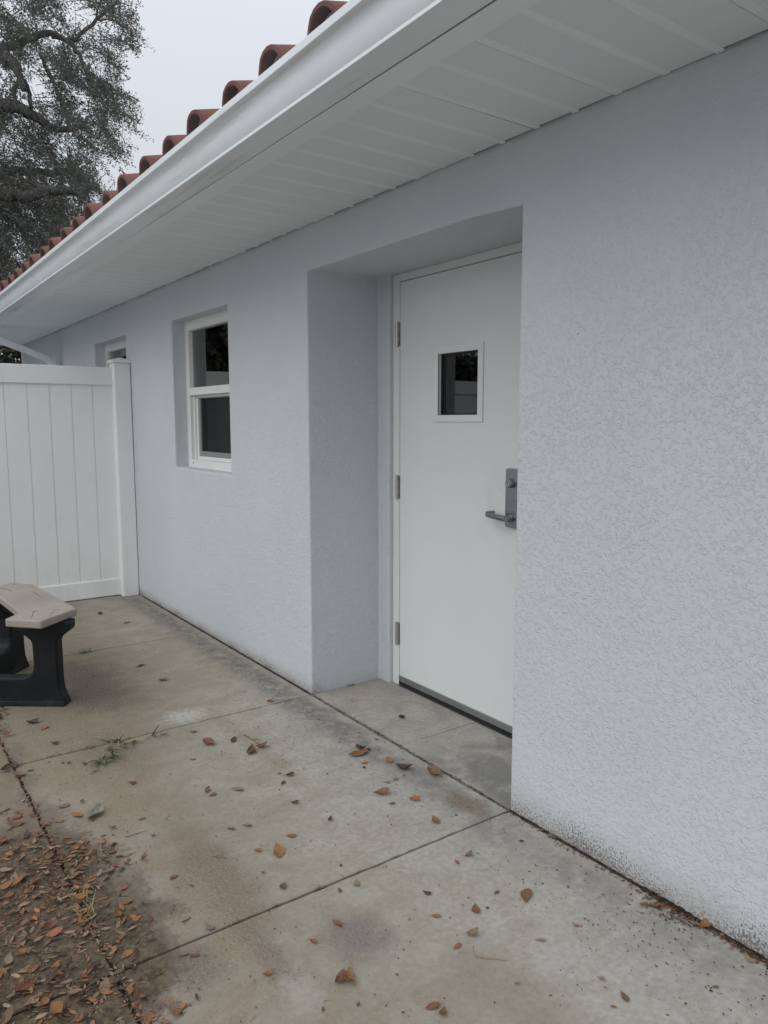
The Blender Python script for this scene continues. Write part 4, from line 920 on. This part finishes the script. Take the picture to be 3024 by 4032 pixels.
# leaf scraps in the long joint
litter('joint_scraps', [(R.uniform(-.3, 1.8), R.gauss(-1.366, .006)) for _ in range(420)] + [(R.gauss(0, .006), R.uniform(-1.36, -.9)) for _ in range(50)], (.006, .018), ['o','b','d','t','r'], 'leaf scraps caught in the slab joints near the drift')

# ---- weeds rooted in the joints
def blades(name, data, col, label, cat, dry=None, dw=.0030):
    b = MB(); cs = []
    for src, cc in ((data, col), (dry or [], (.30, .235, .12))):
        for (x0, y0_, x1, y1_, h) in src:
            A = Vector((x0, y0_, .001)); E = Vector((x1, y1_, h)); d_ = E-A; ln = d_.length; w = dw*R.uniform(.8, 1.4)
            sd_ = Vector((-d_.y, d_.x, 0)).normalized() if abs(d_.x)+abs(d_.y) > 1e-5 else Vector((1,0,0)); arch = ln*R.uniform(.04, .14); n = 6; vs = []
            for q in range(n+1):
                t = q/n; p = A.lerp(E, t) + Vector((0, 0, arch*math.sin(math.pi*t)*.7)); ww = w*(1.05-t**1.7)*(.55+.45*min(1, t*4))
                vs += [p - sd_*ww, p + Vector((0,0,-ww*.5)), p + sd_*ww]
            k0_ = len(b.v); b.add(vs, [(i*3+j, (i+1)*3+j, (i+1)*3+j+1, i*3+j+1) for i in range(n) for j in (0, 1)])
            v = R.uniform(.65, 1.35); cs += [(cc[0]*v, cc[1]*v, cc[2]*v*.9, 1)]*len(vs)
    me = b.mesh(name, False); ca = me.color_attributes.new('col', 'FLOAT_COLOR', 'POINT'); ca.data.foreach_set('color', [q for c in cs for q in c])
    return tag(link(name, me, VEG), label, cat)
BL = [(-0.006,-0.989,-0.042,-1.055,0.020),(-0.008,-0.985,-0.012,-1.034,0.015),(0.005,-0.954,0.012,-1.006,0.020),(0.005,-0.954,0.057,-0.948,0.050),(-0.011,-0.955,0.016,-0.995,0.010),(0.025,-0.946,0.019,-0.976,0.020),(0.039,-0.905,0.130,-0.927,0.010),(0.050,-0.856,0.067,-0.828,0.020),(0.030,-0.816,0.094,-0.804,0.070),(0.035,-0.823,0.089,-0.805,0.060),(0.050,-0.849,0.094,-0.801,0.040),(0.048,-0.818,0.074,-0.796,0.030),(0.041,-0.786,0.064,-0.771,0.030),(0.045,-0.780,0.087,-0.757,0.010),(0.171,-1.080,0.189,-1.134,0.020),(0.168,-1.074,0.203,-1.132,0.030),(0.173,-1.078,0.201,-1.117,0.030),(0.155,-1.067,0.176,-1.092,0.030),(0.144,-1.058,0.165,-1.042,0.030),(0.117,-1.036,0.130,-1.016,0.030),(0.139,-1.017,0.233,-0.979,0.020),(0.143,-1.024,0.229,-1.005,0.030),(0.148,-1.029,0.207,-1.018,0.020),(0.186,-1.048,0.219,-1.018,0.020),(0.186,-1.048,0.188,-1.033,0.030),(0.178,-1.082,0.245,-1.114,0.010),(0.232,-1.111,0.279,-1.144,0.010),(0.173,-1.078,0.221,-1.079,0.010),(0.168,-1.074,0.227,-1.071,0.010),(0.150,-1.063,0.177,-1.050,0.040),(0.064,-1.009,0.135,-1.003,0.030),(0.070,-1.013,0.131,-0.989,0.020),(0.072,-1.023,0.139,-1.003,0.040),(0.122,-1.016,0.169,-1.024,0.040),(0.233,-1.114,0.260,-1.092,0.010),(0.079,-0.962,0.121,-0.946,0.010),(0.056,-0.968,0.115,-0.960,0.020),(-0.017,-1.084,0.048,-1.061,0.020),(0.135,-1.047,0.152,-1.089,0.020),(0.144,-1.034,0.169,-1.070,0.020)]
DRY = [(-0.011,-0.955,0.094,-1.041,0.020),(0.055,-1.034,0.043,-0.983,0.020),(-0.007,-0.950,0.104,-0.988,0.020),(0.046,-0.956,0.087,-0.867,0.020),(0.028,-0.915,0.110,-0.868,0.020),(0.071,-0.973,0.051,-0.972,0.020),(0.057,-1.006,0.069,-1.012,0.020),(0.030,-0.951,0.065,-0.912,0.020),(0.070,-0.856,0.076,-0.897,0.020),(0.040,-0.938,0.085,-0.963,0.020)]
ext = [(x0+R.gauss(0,.012), y0_+R.gauss(0,.012), x1+R.gauss(0,.022), y1_+R.gauss(0,.022), h*R.uniform(.4,.9)) for (x0,y0_,x1,y1_,h) in BL]
blades('grass_clump', BL + ext[::3], (.062, .112, .036), 'sprawling green grass clump with dry straw rooted in the slab joint', 'grass', DRY)
sm_ = []
for q in range(22):
    a = R.uniform(0, 6.28); x, y = -1.37 + R.gauss(0, .01), -.755 + R.gauss(0, .03); l = R.uniform(.02, .06); sm_.append((x, y, x+l*math.cos(a), y+l*math.sin(a), R.uniform(.01, .04)))
blades('grass_clump', sm_, (.05, .09, .03), 'tiny green grass tuft in the joint beyond the bench', 'grass', dw=.0018)
dt = []
for q in range(16):
    a = R.uniform(0, 6.28); x, y = 1.09 + R.gauss(0, .02), -1.365 + R.gauss(0, .012); l = R.uniform(.03, .075); dt.append((x, y, x+l*math.cos(a), y+l*math.sin(a), R.uniform(.004, .018)))
blades('grass_clump', [], (.05, .09, .03), 'withered straw-coloured grass tuft among the drifted leaves', 'grass', dt, dw=.0016)
blades('grass_clump', [(2.02+.0,-.02,2.06,-.06,.02)] and [(2.45+R.gauss(0,.01),-.05,2.45+R.gauss(0,.04),-.07+R.gauss(0,.02),R.uniform(.005,.02)) for _ in range(5)], (.08,.13,.04), 'few green blades at the foot of the wall in the lower right corner', 'grass', dw=.0016)
